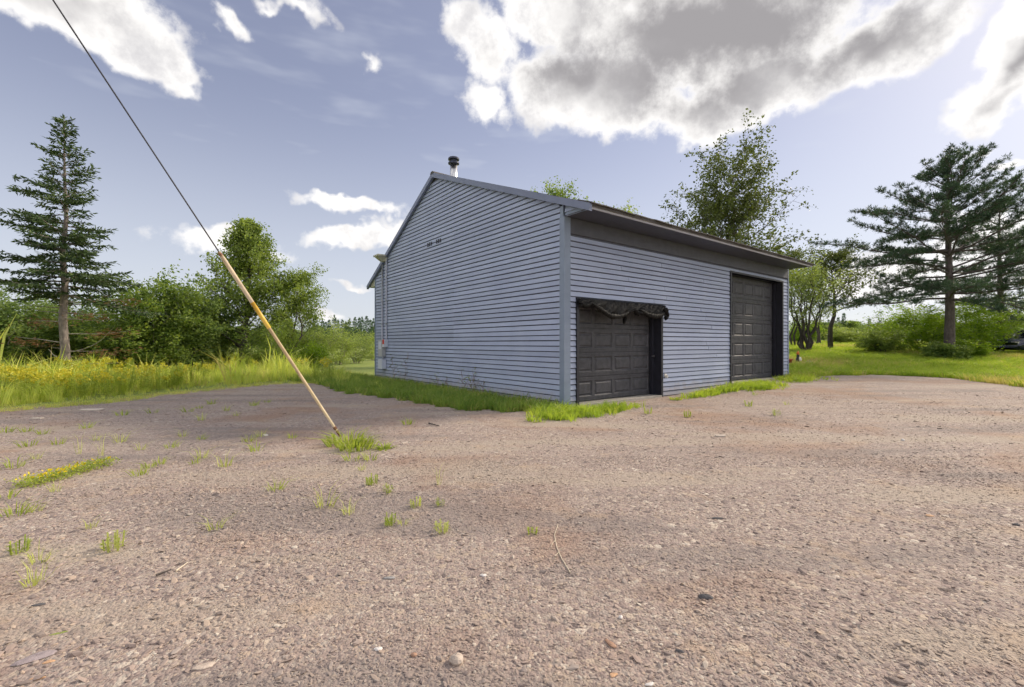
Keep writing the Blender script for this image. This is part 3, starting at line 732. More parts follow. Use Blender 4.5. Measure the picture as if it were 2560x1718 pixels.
def leaves_np(pos, dirs, ln, wd, g, fold=.25):
    """rhombic leaves: base at pos, pointing along dirs"""
    n = len(pos); d = dirs/(np.linalg.norm(dirs, axis=1, keepdims=True)+1e-9)
    q = g.normal(size=(n, 3)); s = np.cross(d, q); s /= np.linalg.norm(s, axis=1, keepdims=True)+1e-9; nn = np.cross(d, s)
    ln = np.asarray(ln)[:, None]; wd = np.asarray(wd)[:, None]
    a = pos; m1 = pos+d*ln*.5+s*wd*.5+nn*wd*fold; tip = pos+d*ln; m2 = pos+d*ln*.5-s*wd*.5+nn*wd*fold
    v = np.stack([a, m1, tip, m2], 1).reshape(-1, 3); f = np.arange(4*n).reshape(n, 4); return v, f
def arc(p0, d, ln, n, bend, g, wob_=.06):
    """curved twig: start, direction, length, points, vertical bend"""
    P = [np.array(p0, float)]; d = np.array(d, float); d /= np.linalg.norm(d)
    st = ln/(n-1)
    for i in range(n-1):
        d = d+np.array([0, 0, bend/(n-1)])+g.normal(size=3)*wob_; d /= np.linalg.norm(d); P.append(P[-1]+d*st)
    return np.array(P)
def broadleaf(seed, H, R_, base=.2, stems=1, limbs=30, nl=7000, ls=.09, tr=.09, spread=.12, up=.55, prof=None, sub=6, lean=(0, 0), clump=.16, hang=0.0, fork=0.0):
    g = np.random.default_rng(seed); paths = []; rads = []; tips = []
    prof = prof or (lambda h: math.sin(math.pi*min(1, .12+.88*h)**.8)**.7)
    for si in range(stems):
        a = si*2.4+g.uniform(0, 1); tilt = spread if stems > 1 else .03
        b0 = np.array([math.cos(a), math.sin(a), 0])*(.12 if stems > 1 else 0)
        h_ = H*(g.uniform(.75, 1) if si else 1.0)
        n = 9; P = [b0]
        for i in range(1, n):
            f = i/(n-1); P.append(b0+np.array([math.cos(a)*tilt*h_*f+lean[0]*f*f*H, math.sin(a)*tilt*h_*f+lean[1]*f*f*H, h_*.96*f])+np.append(g.normal(size=2)*.02*h_, 0))
        P = np.array(P); rr_ = tr/(stems**.45)
        paths.append(P); rads.append(rr_*(1-np.linspace(0, 1, n)*.93))
        for k_ in range(max(4, limbs//stems)):
            f = base+(1-base)*((k_+g.uniform(0, 1))/(limbs//stems))**.85*.985
            ii = f*(n-1); j = min(int(ii), n-2); p = P[j]*(1-(ii-j))+P[j+1]*(ii-j)
            hh = (f-base)/(1-base); rad = R_*prof(hh)*g.uniform(.65, 1.12)/(1 if stems == 1 else 1.35)
            az_ = k_*2.399+g.uniform(-.5, .5)+si; elv = up*(.5+.9*hh)+g.uniform(-.15, .2)
            d = np.array([math.cos(az_)*math.cos(elv), math.sin(az_)*math.cos(elv), math.sin(elv)])
            ln = max(.25, rad/max(.35, math.cos(elv)))
            L_ = arc(p, d, ln, 6, .25-hang, g); r0 = max(.008, rr_*(1-f*.85)*.45)
            paths.append(L_); rads.append(r0*(1-np.linspace(0, 1, 6)*.85))
            for q in range(sub):
                f2 = .25+.75*(q+g.uniform(0, 1))/sub; ii = f2*5; jj = min(int(ii), 4); p2 = L_[jj]*(1-(ii-jj))+L_[jj+1]*(ii-jj)
                d2 = (L_[jj+1]-L_[jj])/(np.linalg.norm(L_[jj+1]-L_[jj])+1e-9)+g.normal(size=3)*.6+np.array([0, 0, .15-hang])
                l2 = ln*.38*g.uniform(.5, 1.1); T = arc(p2, d2, l2, 4, .1-hang*1.5, g, .12)
                paths.append(T); rads.append(r0*.3*(1-np.linspace(0, 1, 4)*.8)); tips.append(T)
    tv, tf = tubes_np(paths, rads, 5)
    T = np.array(tips); nT = len(T); pick = g.integers(0, nT, nl); f = g.uniform(.15, 1.05, nl)*3; j = np.minimum(f.astype(int), 2); w = (f-j)[:, None]
    pos = T[pick, j]*(1-w)+T[pick, j+1]*w+g.normal(size=(nl, 3))*clump*np.array([1, 1, .8])
    dr = g.normal(size=(nl, 3))+np.array([0, 0, -.35-hang]); s = ls*g.uniform(.6, 1.35, nl)
    lv, lf = leaves_np(pos, dr, s, s*.62, g)
    kz = H/np.percentile(lv[:, 2], 99.8); tv[:, 2] *= kz; lv[:, 2] *= kz
    return mesh_np('trunk', tv, tf, True), mesh_np('crown', lv, lf, False, g.uniform(0, 1, nl))
def conifer(seed, H, R_, base, rows, per, tw, tr, droop=.35, prof=None, nlen=.20, nwid=.055, bare=0, dense=1.0, asym=None, skip=0.0):
    """spruce or fir: whorls of drooping boughs with flat sprays"""
    g = np.random.default_rng(seed); paths = [np.array([[0, 0, H*i/8.0] for i in range(9)])+np.c_[g.normal(size=(9, 2))*.012*H*np.r_[0, np.ones(8)][:, None]*.5, np.zeros(9)]]; rads = [tr*(1-np.linspace(0, 1, 9)*.96)]
    prof = prof or (lambda h: (1-h)**.8)
    P_, D_, Ln = [], [], []
    for r in range(rows):
        f = (r+.5)/rows; z = base+(H-base)*f**1.05
        for k_ in range(per):
            if g.uniform() < skip: continue
            a = k_*2*math.pi/per+r*1.1+g.uniform(-.55, .55); ln = R_*prof(f)*g.uniform(.42, 1.15)
            if asym: ln *= asym(a, f)
            if ln < .08: continue
            e = -.05+.55*f+g.uniform(-.1, .1); d = np.array([math.cos(a)*math.cos(e), math.sin(a)*math.cos(e), math.sin(e)])
            B = arc((0, 0, z+g.uniform(-.5, .5)*(H-base)/rows), d, ln, 7, -droop*(1-f*.6)*g.uniform(.4, 1.6), g, .05); B[4:, 2] += np.array([.02, .05, .10])*ln
            paths.append(B); rads.append(max(.006, tr*.22*(1-f*.7))*(1-np.linspace(0, 1, 7)*.85))
            nt_ = max(4, int(ln*tw)); bd = B[-1]-B[0]; bd /= np.linalg.norm(bd); side = np.cross(bd, [0, 0, 1.0]); side /= np.linalg.norm(side)+1e-9
            for q in range(nt_):
                f2 = .12+.88*(q+g.uniform(0, 1))/nt_; ii = f2*6; j = min(int(ii), 5); p = B[j]*(1-(ii-j))+B[j+1]*(ii-j)
                sg = 1 if q % 2 else -1; l2 = (.10+.42*(1-f2)*ln*.55+.06)*g.uniform(.6, 1.2)
                d2 = bd*.7+side*sg*g.uniform(.5, 1.0)+np.array([0, 0, g.uniform(-.28, .08)]); d2 /= np.linalg.norm(d2)
                m_ = max(2, int(l2/(nlen*.42)*dense))
                for s_ in range(m_):
                    P_.append(p+d2*l2*s_/m_+g.normal(size=3)*.015); D_.append(d2+g.normal(size=3)*.45+np.array([0, 0, -.05])); Ln.append(nlen*g.uniform(.6, 1.15))
    for _ in range(26): P_.append([0, 0, H*g.uniform(.93, 1.0)]); D_.append([g.normal()*.5, g.normal()*.5, 1]); Ln.append(nlen*.9)
    for b_ in range(bare):     # dead snags low on the trunk
        z = base*g.uniform(.25, 1.0); a = g.uniform(0, 6.28); ln = R_*g.uniform(.25, .75)
        B = arc((0, 0, z), (math.cos(a), math.sin(a), -.05), ln, 6, .12, g, .08); paths.append(B); rads.append(.016*(1-np.linspace(0, 1, 6)*.8))
    tv, tf = tubes_np(paths, rads, 7); Ln = np.array(Ln)
    lv, lf = leaves_np(np.array(P_, float), np.array(D_, float), Ln, np.full(len(Ln), nwid), g, .15)
    return mesh_np('trunk', tv, tf, True), mesh_np('crown', lv, lf, False, g.uniform(0, 1, len(Ln)))
def pine(seed, H, R_, base, rows, tr, prof=None, tuft=9, per=5, asym=None, subn=11):
    g = np.random.default_rng(seed); n = 10
    paths = [np.array([[.02*H*math.sin(i*.7)*.3, 0, H*i/(n-1)] for i in range(n)])]; rads = [tr*(1-np.linspace(0, 1, n)*.9)]
    prof = prof or (lambda h: (1-h)**.55); tp_ = []; td = []
    for r in range(rows):
        f = (r+.3)/rows; z = base+(H*.985-base)*f
        for k_ in range(per):
            if g.uniform() < .10: continue
            a = k_*2*math.pi/per+r*1.9+g.uniform(-.5, .5); ln = R_*prof(f)*g.uniform(.5, 1.1)
            if asym: ln *= asym(a, f)
            e = .02+.45*f+g.uniform(-.16, .20); d = np.array([math.cos(a)*math.cos(e), math.sin(a)*math.cos(e), math.sin(e)])
            B = arc((0, 0, z+g.uniform(-.32, .32)), d, ln, 8, .10-.25*(1-f)+g.uniform(-.15, .15), g, .08)
            paths.append(B); rads.append(max(.012, tr*.24*(1-f*.6))*(1-np.linspace(0, 1, 8)*.85))
            ns = max(5, int(subn*ln/2.2))
            for q in range(ns):
                f2 = .22+.78*(q+g.uniform(0, 1))/ns; ii = f2*7; j = min(int(ii), 6); p = B[j]*(1-(ii-j))+B[j+1]*(ii-j)
                bd = B[j+1]-B[j]; bd /= np.linalg.norm(bd); side = np.cross(bd, [0, 0, 1.0]); side /= np.linalg.norm(side)+1e-9
                d2 = bd*.9+side*g.choice([-1, 1])*g.uniform(.3, 1.0)+np.array([0, 0, g.uniform(-.05, .30)]); l2 = (.22+.30*(1-f2)*ln)*g.uniform(.5, 1.1)
                S = arc(p, d2, l2, 4, .22, g, .08); paths.append(S); rads.append(np.array([.011, .008, .006, .004]))
                for t_ in range(max(3, int(l2*6))):
                    w = g.uniform(.3, 1.0)*3; jj = min(int(w), 2); tp_.append(S[jj]*(1-(w-jj))+S[jj+1]*(w-jj)+g.normal(size=3)*.05); td.append((S[3]-S[2])/(np.linalg.norm(S[3]-S[2])+1e-9)+np.array([0, 0, .35]))
    tp_ = np.array(tp_); td = np.array(td); N = len(tp_)
    pos = np.repeat(tp_, tuft, 0); dr = np.repeat(td, tuft, 0)*.75+g.normal(size=(N*tuft, 3))*.75
    ln = np.full(N*tuft, .19)*g.uniform(.7, 1.2, N*tuft)
    tv, tf = tubes_np(paths, rads, 6); lv, lf = leaves_np(pos, dr, ln, np.full(N*tuft, .022), g, .1)
    return mesh_np('trunk', tv, tf, True), mesh_np('crown', lv, lf, False, np.repeat(g.uniform(0, 1, N), tuft)*.7+g.uniform(0, .3, N*tuft))
def plant(name, label, cat, x, y, meshes, bark, leaf, group=None, rz=0.0, dz=-.03, sc=1.0, parts=('trunk', 'crown')):
    o = empty(name, (x, y, tz(x, y)+dz), rz); o.scale = (sc, sc, sc); tag(o, label, cat, group)
    link(parts[0], meshes[0], M[bark], o); link(parts[1], meshes[1], M[leaf], o); return o
def at(xi, d): return (xi-CX)/FPX*d, d
def hgt(ytop, d, x): return HC+(CY-ytop)/FPX*d-tz(x, d)

# lone spruce at the left
x, y = at(160, 13.5)
def sp_asym(a, f):           # longer boughs to both sides as seen from the yard, one long bough far left
    return (.80+.28*abs(math.cos(a)))*(1.5 if math.cos(a) < -.7 and .36 < f < .62 else 1.0)*(1.35 if math.cos(a) > .8 and f < .25 else 1.0)
sp = plant('spruce_tree', 'tall dark spruce with a bare grey lower trunk at the left edge', 'tree', x, y,
           conifer(11, 7.95, 1.95, 2.6, 25, 6, 20, .13, .22, lambda h: (1-h)**1.0*(1 if h > .12 else .9)+.06, .16, .042, 14, 1.9, sp_asym, .16), 'bark_grey', 'needle_spruce')
g_ = np.random.default_rng(5); P_, D_ = [], []      # browned dead sprays on the low snags
for (a, z, ln) in ((.15, 2.5, 1.9), (-.35, 2.0, 1.7), (.3, 1.55, 1.6), (-.1, 1.0, 2.0), (2.9, 1.9, 1.1), (3.3, 1.3, 1.2)):
    for i in range(80):
        f = g_.uniform(.35, 1); P_.append((math.cos(a)*ln*f+g_.normal()*.08, math.sin(a)*ln*f+g_.normal()*.25, z-.1+.15*f+g_.normal()*.07)); D_.append((math.cos(a)+g_.normal()*.6, math.sin(a)+g_.normal()*.6, g_.normal()*.3-.1))
lv, lf = leaves_np(np.array(P_), np.array(D_), np.full(len(P_), .16), np.full(len(P_), .03), g_)
link('dead_sprays', mesh_np('dead_sprays', lv, lf, False, g_.uniform(0, 1, len(P_))), M['needle_brown'], sp)
pp, pr = [], []
for (a, z, ln) in ((.15, 2.5, 1.9), (-.35, 2.0, 1.7), (.3, 1.55, 1.6), (-.1, 1.0, 2.0), (2.9, 1.9, 1.1), (3.3, 1.3, 1.2), (.5, .6, 1.3), (2.6, .8, 1.5)):
    pp.append(arc((0, 0, z), (math.cos(a), math.sin(a), .0), ln, 7, .1, g_, .07)); pr.append(np.linspace(.018, .004, 7))
tv, tf = tubes_np(pp, pr, 5); link('dead_branches', mesh_np('dead_branches', tv, tf, True), M['bark_pale'], sp)

# thicket and trees behind the weeds, left
G1 = 'shrubby trees of the left thicket'
TH = [  # x in photo, distance, top row in photo, radius, label, leaf, stems
    (-130, 17.0, 690, 2.0, 'dark alder clump past the left border of the thicket', 'leaf_alder', 5),
    (25, 16.5, 712, 1.9, 'leafy alder clump at the left edge behind the spruce trunk', 'leaf_alder', 6),
    (125, 18.0, 738, 1.8, 'low alder directly left of the bare spruce trunk', 'leaf_green', 5),
    (225, 19.5, 742, 1.9, 'alder thicket shrub just right of the spruce trunk', 'leaf_alder', 6),
    (318, 17.5, 745, 1.7, 'rounded shrub between the spruce and the upright willow', 'leaf_green', 5),
    (392, 18.0, 684, 1.5, 'upright willow with spiky top twigs right of the spruce', 'leaf_green', 6),
    (462, 19.0, 705, 1.7, 'bushy alder where the guard of the guy wire begins', 'leaf_alder', 6),
    (520, 21.0, 720, 1.7, 'dark alder at the left foot of the tallest poplar', 'leaf_alder', 5)]
for i, (xi, d, yt, r_, lb, lf_, st) in enumerate(TH):
    x, y = at(xi, d); H = hgt(yt, d, x)
    plant('alder_shrub', lb, 'tree', x, y, broadleaf(100+i, H, r_, .10, st, 52, 13000, .12, .10, .16, .7, lambda h: .75+.35*math.sin(math.pi*h), 6, clump=.15), 'bark_pale' if i % 2 else 'bark_dark', lf_, G1)
x, y = at(612, 21.5)
pl = lambda h: max(.06, 1.0-.97*h**.8)*(.75+.25*min(1, h*5))
plant('poplar_tree', 'tallest poplar behind the slanting guy wire, tapering to a ragged top', 'tree', x, y, broadleaf(201, hgt(545, 21.5, x), 3.6, .12, 1, 76, 24000, .115, .12, .1, .62, pl, 8, lean=(-.02, 0), clump=.14), 'bark_dark', 'leaf_poplar')
x, y = at(725, 22.5)
plant('poplar_tree', 'shorter rounded poplar at the right shoulder of the tallest one', 'tree', x, y, broadleaf(202, hgt(668, 22.5, x), 2.2, .08, 3, 48, 16000, .095, .11, .12, .65, None, 7, clump=.14), 'bark_dark', 'leaf_poplar')
RS = [(655, 20.0, 790, 1.0, 'low leafy bush under the tallest poplar', 'leaf_green'), (770, 21.5, 850, .8, 'small bright bush at the foot of the rounded poplar', 'leaf_bright'),
      (800, 25.0, 795, 1.3, 'thin stemmed shrub right of the rounded poplar', 'leaf_olive'), (845, 27.0, 808, 1.3, 'grey stemmed shrub before the distant spruces', 'leaf_olive'),
      (892, 29.0, 832, 1.6, 'olive willow bush left of the garage corner', 'leaf_olive'), (935, 33.0, 825, 1.6, 'olive willow bush touching the left garage corner', 'leaf_olive'), (560, 22.5, 800, 1.3, 'shaded bush in the gap beside the tallest poplar', 'leaf_alder'), (715, 24.5, 800, 1.4, 'dense bush filling the gap behind the two poplars', 'leaf_alder')]
for i, (xi, d, yt, r_, lb, lf_) in enumerate(RS):
    x, y = at(xi, d); H = hgt(yt, d, x)
    plant('willow_bush', lb, 'bush', x, y, broadleaf(220+i, H, r_, .06, 6, 36, 6500, .085, .06, .22, .8, lambda h: .7+.35*math.sin(math.pi*h), 6, clump=.13), 'bark_pale', lf_, 'bushes left of the garage')
# distant spruces
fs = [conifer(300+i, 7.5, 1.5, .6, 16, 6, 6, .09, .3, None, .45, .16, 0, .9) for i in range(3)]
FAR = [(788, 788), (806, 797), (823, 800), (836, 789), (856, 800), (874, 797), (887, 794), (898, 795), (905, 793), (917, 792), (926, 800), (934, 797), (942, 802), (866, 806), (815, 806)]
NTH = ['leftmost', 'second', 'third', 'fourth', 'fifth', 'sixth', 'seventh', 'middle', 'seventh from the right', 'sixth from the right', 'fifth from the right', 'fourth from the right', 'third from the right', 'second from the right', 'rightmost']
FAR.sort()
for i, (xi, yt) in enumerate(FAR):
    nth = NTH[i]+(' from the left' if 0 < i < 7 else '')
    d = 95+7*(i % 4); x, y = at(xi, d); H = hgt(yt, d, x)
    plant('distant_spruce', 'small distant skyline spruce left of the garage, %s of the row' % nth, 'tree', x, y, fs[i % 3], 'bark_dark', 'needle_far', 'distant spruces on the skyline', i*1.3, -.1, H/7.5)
far_pts = []
for k_ in range(900):
    d = rng.uniform(115, 170); xx = rng.uniform(-1.6, 1.6)*d; far_pts.append((xx, d, tz(xx, d)-.1))
fb = broadleaf(330, 6.5, 2.6, .1, 1, 22, 1500, .5, .12, .1, .6, None, 5, clump=.4)
def joined(mm, bark, leaf):
    a, b_ = mm; va = np.empty(len(a.vertices)*3, np.float32); a.vertices.foreach_get('co', va); vb = np.empty(len(b_.vertices)*3, np.float32); b_.vertices.foreach_get('co', vb)
    fa = [tuple(p.vertices) for p in a.polygons]; n_ = len(a.vertices); fb_ = [tuple(i+n_ for i in p.vertices) for p in b_.polygons]
    me = mesh_np('wood_tree', np.concatenate([va.reshape(-1, 3), vb.reshape(-1, 3)]), fa+fb_, False, rng.uniform(0, 1, len(fa)+len(fb_)))
    me.materials.append(M[bark]); me.materials.append(M[leaf]); me.polygons.foreach_set('material_index', np.r_[np.zeros(len(fa), int), np.ones(len(fb_), int)].astype(np.int32)); return me
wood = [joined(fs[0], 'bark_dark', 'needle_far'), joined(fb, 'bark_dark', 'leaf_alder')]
npt = len(far_pts)
scatter('distant_wood', np.array(far_pts), np.c_[np.zeros((npt, 2)), rng.uniform(0, 6.28, npt)], rng.uniform(.55, 1.0, npt), rng.integers(0, 2, npt), wood, 'dark distant wood along the whole horizon behind everything', 'wood')

# trees behind and right of the garage
x, y = at(1818, 26)
bp_ = lambda h: (1.0-.66*h**1.5)*(.80+.20*min(1, h*4))
plant('birch_tree', 'tall airy birch with dark leaves rising behind the garage roof', 'tree', x, y, broadleaf(401, hgt(335, 26, x), 5.4, .30, 2, 125, 21000, .16, .17, .035, .62, bp_, 9, clump=.12, hang=.12), 'bark_dark', 'leaf_birch')
x, y = at(1378, 28)
plant('poplar_tree', 'green treetop peeking over the roof ridge near the flue', 'tree', x, y, broadleaf(402, hgt(442, 28, x), 2.6, .3, 1, 48, 8000, .14, .13, .03, .8, None, 7, clump=.17), 'bark_dark', 'leaf_green')
x, y = at(1540, 31)
plant('poplar_tree', 'tiny treetop just showing above the front roof slope', 'tree', x, y, broadleaf(403, hgt(503, 31, x), 2.0, .3, 1, 40, 5500, .14, .12, .03, .8, None, 7, clump=.17), 'bark_dark', 'leaf_olive')
x, y = at(1985, 33)
plant('birch_tree', 'sparse birch behind the right end of the eave', 'tree', x, y, broadleaf(404, hgt(612, 33, x), 2.2, .35, 2, 36, 3600, .13, .10, .05, .6, None, 7, clump=.18), 'bark_dark', 'leaf_birch')
x, y = at(2016, 27.5)
plant('cherry_tree', 'multi stemmed small tree standing right beside the garage corner', 'tree', x, y, broadleaf(405, hgt(640, 27.5, x), 2.3, .34, 9, 60, 7500, .10, .22, .17, .75, None, 7, clump=.18), 'bark_dark', 'leaf_olive')
x, y = at(2077, 29.5)
plant('slender_tree', 'slender leafy tree with a dark bent trunk left of the big pine', 'tree', x, y, broadleaf(406, hgt(605, 29.5, x), 2.5, .42, 1, 46, 6500, .13, .17, .05, .55, None, 7, lean=(.03, 0), clump=.15), 'bark_dark', 'leaf_birch')
x, y = at(2047, 37)
plant('cherry_tree', 'thin far trunk seen between the cherry and the slender pine', 'tree', x, y, broadleaf(407, hgt(650, 37, x), 1.8, .45, 2, 26, 3000, .12, .12, .05, .6, None, 6), 'bark_dark', 'leaf_olive')
x, y = at(2372, 22.3)
PX, PY = x, y
big_prof = lambda h: .98 if h < .3 else max(.16, .98-(h-.3)*1.12)
plant('pine_tree', 'big layered pine with a dark straight trunk on the right lawn', 'tree', x, y, pine(410, hgt(398, 22.3, x), 5.6, 2.9, 14, .24, big_prof, 12, 7, None, 16), 'bark_pine', 'needle_pine')
x, y = at(2500, 27)
plant('pine_tree', 'second pine behind the big one at the right edge', 'tree', x, y, pine(411, hgt(505, 27, x), 3.9, 2.6, 10, .22, lambda h: (1-h)**.5, 9, 6, None, 12), 'bark_pine', 'needle_pine')
RB = [(2200, 25.5, 815, 1.3, 'dark rounded bush left of the big pine', 'leaf_green', 6), (2262, 27.5, 745, 2.1, 'feathery upright bush behind the rounded one', 'leaf_bright', 8),
      (2328, 25.5, 755, 1.9, 'yellow green bush touching the left of the pine trunk', 'leaf_bright', 6), (2425, 25.0, 725, 2.2, 'tall bright bush right of the pine trunk', 'leaf_bright', 6),
      (2488, 27.0, 735, 2.2, 'shady bush before the dark car', 'leaf_green', 6), (2420, 22.8, 846, .7, 'low bramble on the right of the pine foot', 'leaf_bright', 6), (2348, 22.0, 850, .62, 'low bramble on the left of the pine foot', 'leaf_green', 6), (2380, 21.6, 862, .5, 'ivy covered shrub hugging the pine foot', 'leaf_green', 6),
      (2550, 30.0, 720, 3.0, 'yellowing bush behind the dark car', 'leaf_bright', 6), (2110, 40.0, 812, 2.2, 'grey green bush far back in the right meadow', 'leaf_olive', 6), (2165, 43.0, 800, 2.4, 'bush at the far end of the right meadow', 'leaf_alder', 6),
      (2230, 46.0, 770, 3.0, 'brownish half bare tree beyond the right meadow', 'leaf_birch', 7), (2000, 42.0, 800, 2.4, 'bush far behind the multi stemmed tree', 'leaf_bright', 6), (2320, 45.0, 770, 3.0, 'hazy bush far behind the big pine', 'leaf_alder', 6)]
for i, (xi, d, yt, r_, lb, lf_, st) in enumerate(RB):
    x, y = at(xi, d); H = hgt(yt, d, x)
    plant('meadow_bush', lb, 'bush', x, y, broadleaf(430+i, H, r_, .06, st, 34, 2200 if 'half bare' in lb else 7500, .12 if d < 35 else .17, .05, .22, .85, lambda h: .7+.35*math.sin(math.pi*h), 6, clump=.14 if d < 35 else .22), 'bark_dark', lf_, 'bushes on the right lawn')

# ------------------------------------------------------------------ grass and weeds (stuff)
def tuft_mesh(name, seed, n, h, w, lean, mat, rad=.05, bent=.5, extra=None):
    g = np.random.default_rng(seed); v, f = [], []
    for i in range(n):
        a = g.uniform(0, 6.28); r = rad*math.sqrt(g.uniform(0, 1)); b = np.array([math.cos(a)*r, math.sin(a)*r, 0])
        hh = h*g.uniform(.45, 1.1); d = np.array([math.cos(a), math.sin(a), 0])*lean*g.uniform(.2, 1.3)*hh; ca = g.uniform(0, 6.28); s = np.array([math.cos(ca), math.sin(ca), 0])*w*g.uniform(.6, 1.2)
        m_ = b+d*.35+np.array([0, 0, hh*.58]); tip = b+d*(1+bent)+np.array([0, 0, hh*(1-.25*bent)])
        k_ = len(v); v += [b-s*.5, b+s*.5, m_+s*.38, m_-s*.38, tip]; f += [(k_, k_+1, k_+2, k_+3), (k_+3, k_+2, k_+4)]
    nf = len(f); mi = [0]*nf
    if extra: extra(g, v, f, mi)
    me = mesh_np(name, np.array(v), f, False, g.uniform(0, 1, len(f)))
    me.materials.append(M[mat[0]])
    for q in mat[1:]: me.materials.append(M[q])
    me.polygons.foreach_set('material_index', np.array(mi, np.int32)); return me
def goldenrod_extra(h, n=5, heads=True):
    def fn(g, v, f, mi):
        for i in range(n):
            a = g.uniform(0, 6.28); b = np.array([math.cos(a)*.06, math.sin(a)*.06, 0]); hh = h*g.uniform(.75, 1.1); tp_ = b+np.array([math.cos(a)*.1*hh, math.sin(a)*.1*hh, hh])
            k_ = len(v); s = np.array([.004, .004, 0]); v += [b-s, b+s, tp_+s, tp_-s]; f.append((k_, k_+1, k_+2, k_+3)); mi.append(0)
            for q in range(14):            # stem leaves
                f2 = g.uniform(.15, .9); p = b+(tp_-b)*f2; an = g.uniform(0, 6.28); d = np.array([math.cos(an), math.sin(an), .35])*max(.035, .14*h)*g.uniform(.6, 1.2); s2 = np.array([-math.sin(an), math.cos(an), 0])*max(.006, .02*h)
                k_ = len(v); v += [p, p+d*.5+s2, p+d, p+d*.5-s2]; f.append((k_, k_+1, k_+2, k_+3)); mi.append(0)
            if heads:
                for q in range(20):
                    p = tp_+np.array([g.normal()*.035, g.normal()*.035, g.uniform(-.10, .03)]); s2 = g.normal(size=3)*.017; s3 = g.normal(size=3)*.017
                    k_ = len(v); v += [p-s2, p-s3, p+s2, p+s3]; f.append((k_, k_+1, k_+2, k_+3)); mi.append(1)
    return fn
def poly_pts(n, r0, r1, d0, d1, power, test):
    out = []
    got = 0
    while got < n:
        r_ = rng.uniform(r0, r1, n); d = d0+(d1-d0)*rng.uniform(0, 1, n)**power; X = r_*d; k_ = test(X, d); P = np.c_[X[k_], d[k_]]; out.append(P); got += len(P)
        if len(P) == 0: break
    P = np.concatenate(out)[:n]; return np.c_[P, terrain(P[:, 0], P[:, 1])-.01]
def outside(x, y):
    t, s = ts(x, y); return ~in_yard(x, y) & ~((t > -.03) & (t < T_LEN+.05) & (s > -.05) & (s < S_LEN+.05)) & ~front_strip(x, y)
def rots(n, tilt=.12): return np.c_[rng.normal(size=(n, 2))*tilt, rng.uniform(0, 6.28, n)]
# right lawn
lawn = [tuft_mesh('lawn_tuft', 500+i, 15, .18, .013, .5, ['grass_lawn'], .09) for i in range(4)]+[tuft_mesh('lawn_tuft', 510+i, 12, .20, .011, .6, ['grass_dry'], .09) for i in range(1)]
n = 30000; P = poly_pts(n, .42, 1.45, 10.5, 46, 1.5, lambda x, y: outside(x, y) & (x > 4))
dry = (np.sin(P[:, 0]*.55+1)+np.sin(P[:, 1]*.8+P[:, 0]*.3)+rng.normal(size=len(P))*.9) > 1.2
scatter('lawn_grass', P, rots(n), rng.uniform(.6, 1.25, n)*(1+P[:, 1]/60), np.where(dry, 4, rng.integers(0, 4, n)), lawn, 'bright green lawn grass right of the garage', 'grass')
tall = [tuft_mesh('tall_tuft', 520+i, 15, .60, .016, .35, ['grass_tall'], .12) for i in range(4)]+[tuft_mesh('tall_tuft', 530, 12, .5, .012, .4, ['grass_dry'], .1)]
n = 13000; P = poly_pts(n, -1.5, -.27, 8.0, 42, 1.35, lambda x, y: outside(x+.35, y-.35) & outside(x, y) & (ts(x, y)[0] < -1.2))
hv = .40+.75*sstep(-1.2, 1.6, np.sin(P[:, 0]*.8+P[:, 1]*.5)+np.sin(P[:, 0]*.31-P[:, 1]*1.1+1)+.5*np.sin(P[:, 0]*2.3+P[:, 1]*1.9))
near = .30+.70*sstep(.0, 2.0, np.array([np.min(np.hypot(YS[:, 0]-a, YS[:, 1]-b_)) for a, b_ in P[:, :2]]))
scatter('meadow_grass', P, rots(n, .15), np.exp(rng.normal(-.22, .42, n))*hv*near, np.where(rng.uniform(0, 1, n) < .13, 4, rng.integers(0, 4, n)), tall, 'tall yellow green meadow grass along the left side of the yard', 'grass')
gold = [tuft_mesh('goldenrod_tuft', 540+i, 4, .4, .008, .4, ['weed_leaf', 'goldenrod'], .08, extra=goldenrod_extra(.72, 5)) for i in range(4)]+[tuft_mesh('green_weed', 550, 5, .4, .008, .4, ['weed_leaf', 'goldenrod'], .08, extra=goldenrod_extra(.75, 6, False))]
def gtest(x, y):
    q = np.sin(x*.9+y*.4)+np.sin(x*.37-y*.8+2)+rng.normal(size=x.shape)*.5
    return outside(x+.6, y-.6) & outside(x, y) & (q > -.2) & (ts(x, y)[0] < -1.6) & (x < -5.5)
n = 1700; P = poly_pts(n, -1.5, -.27, 9.0, 36, 1.2, gtest)
scatter('goldenrod_stand', P, rots(n, .08), rng.uniform(.6, 1.25, n)*(.75+.35*np.sin(P[:, 0]*1.1+P[:, 1]*.7)*np.sin(P[:, 0]*.4+1)), np.where(rng.uniform(0, 1, n) < .52, 4, rng.integers(0, 4, n)), gold, 'stand of yellow flowering goldenrod in the left meadow', 'goldenrod')
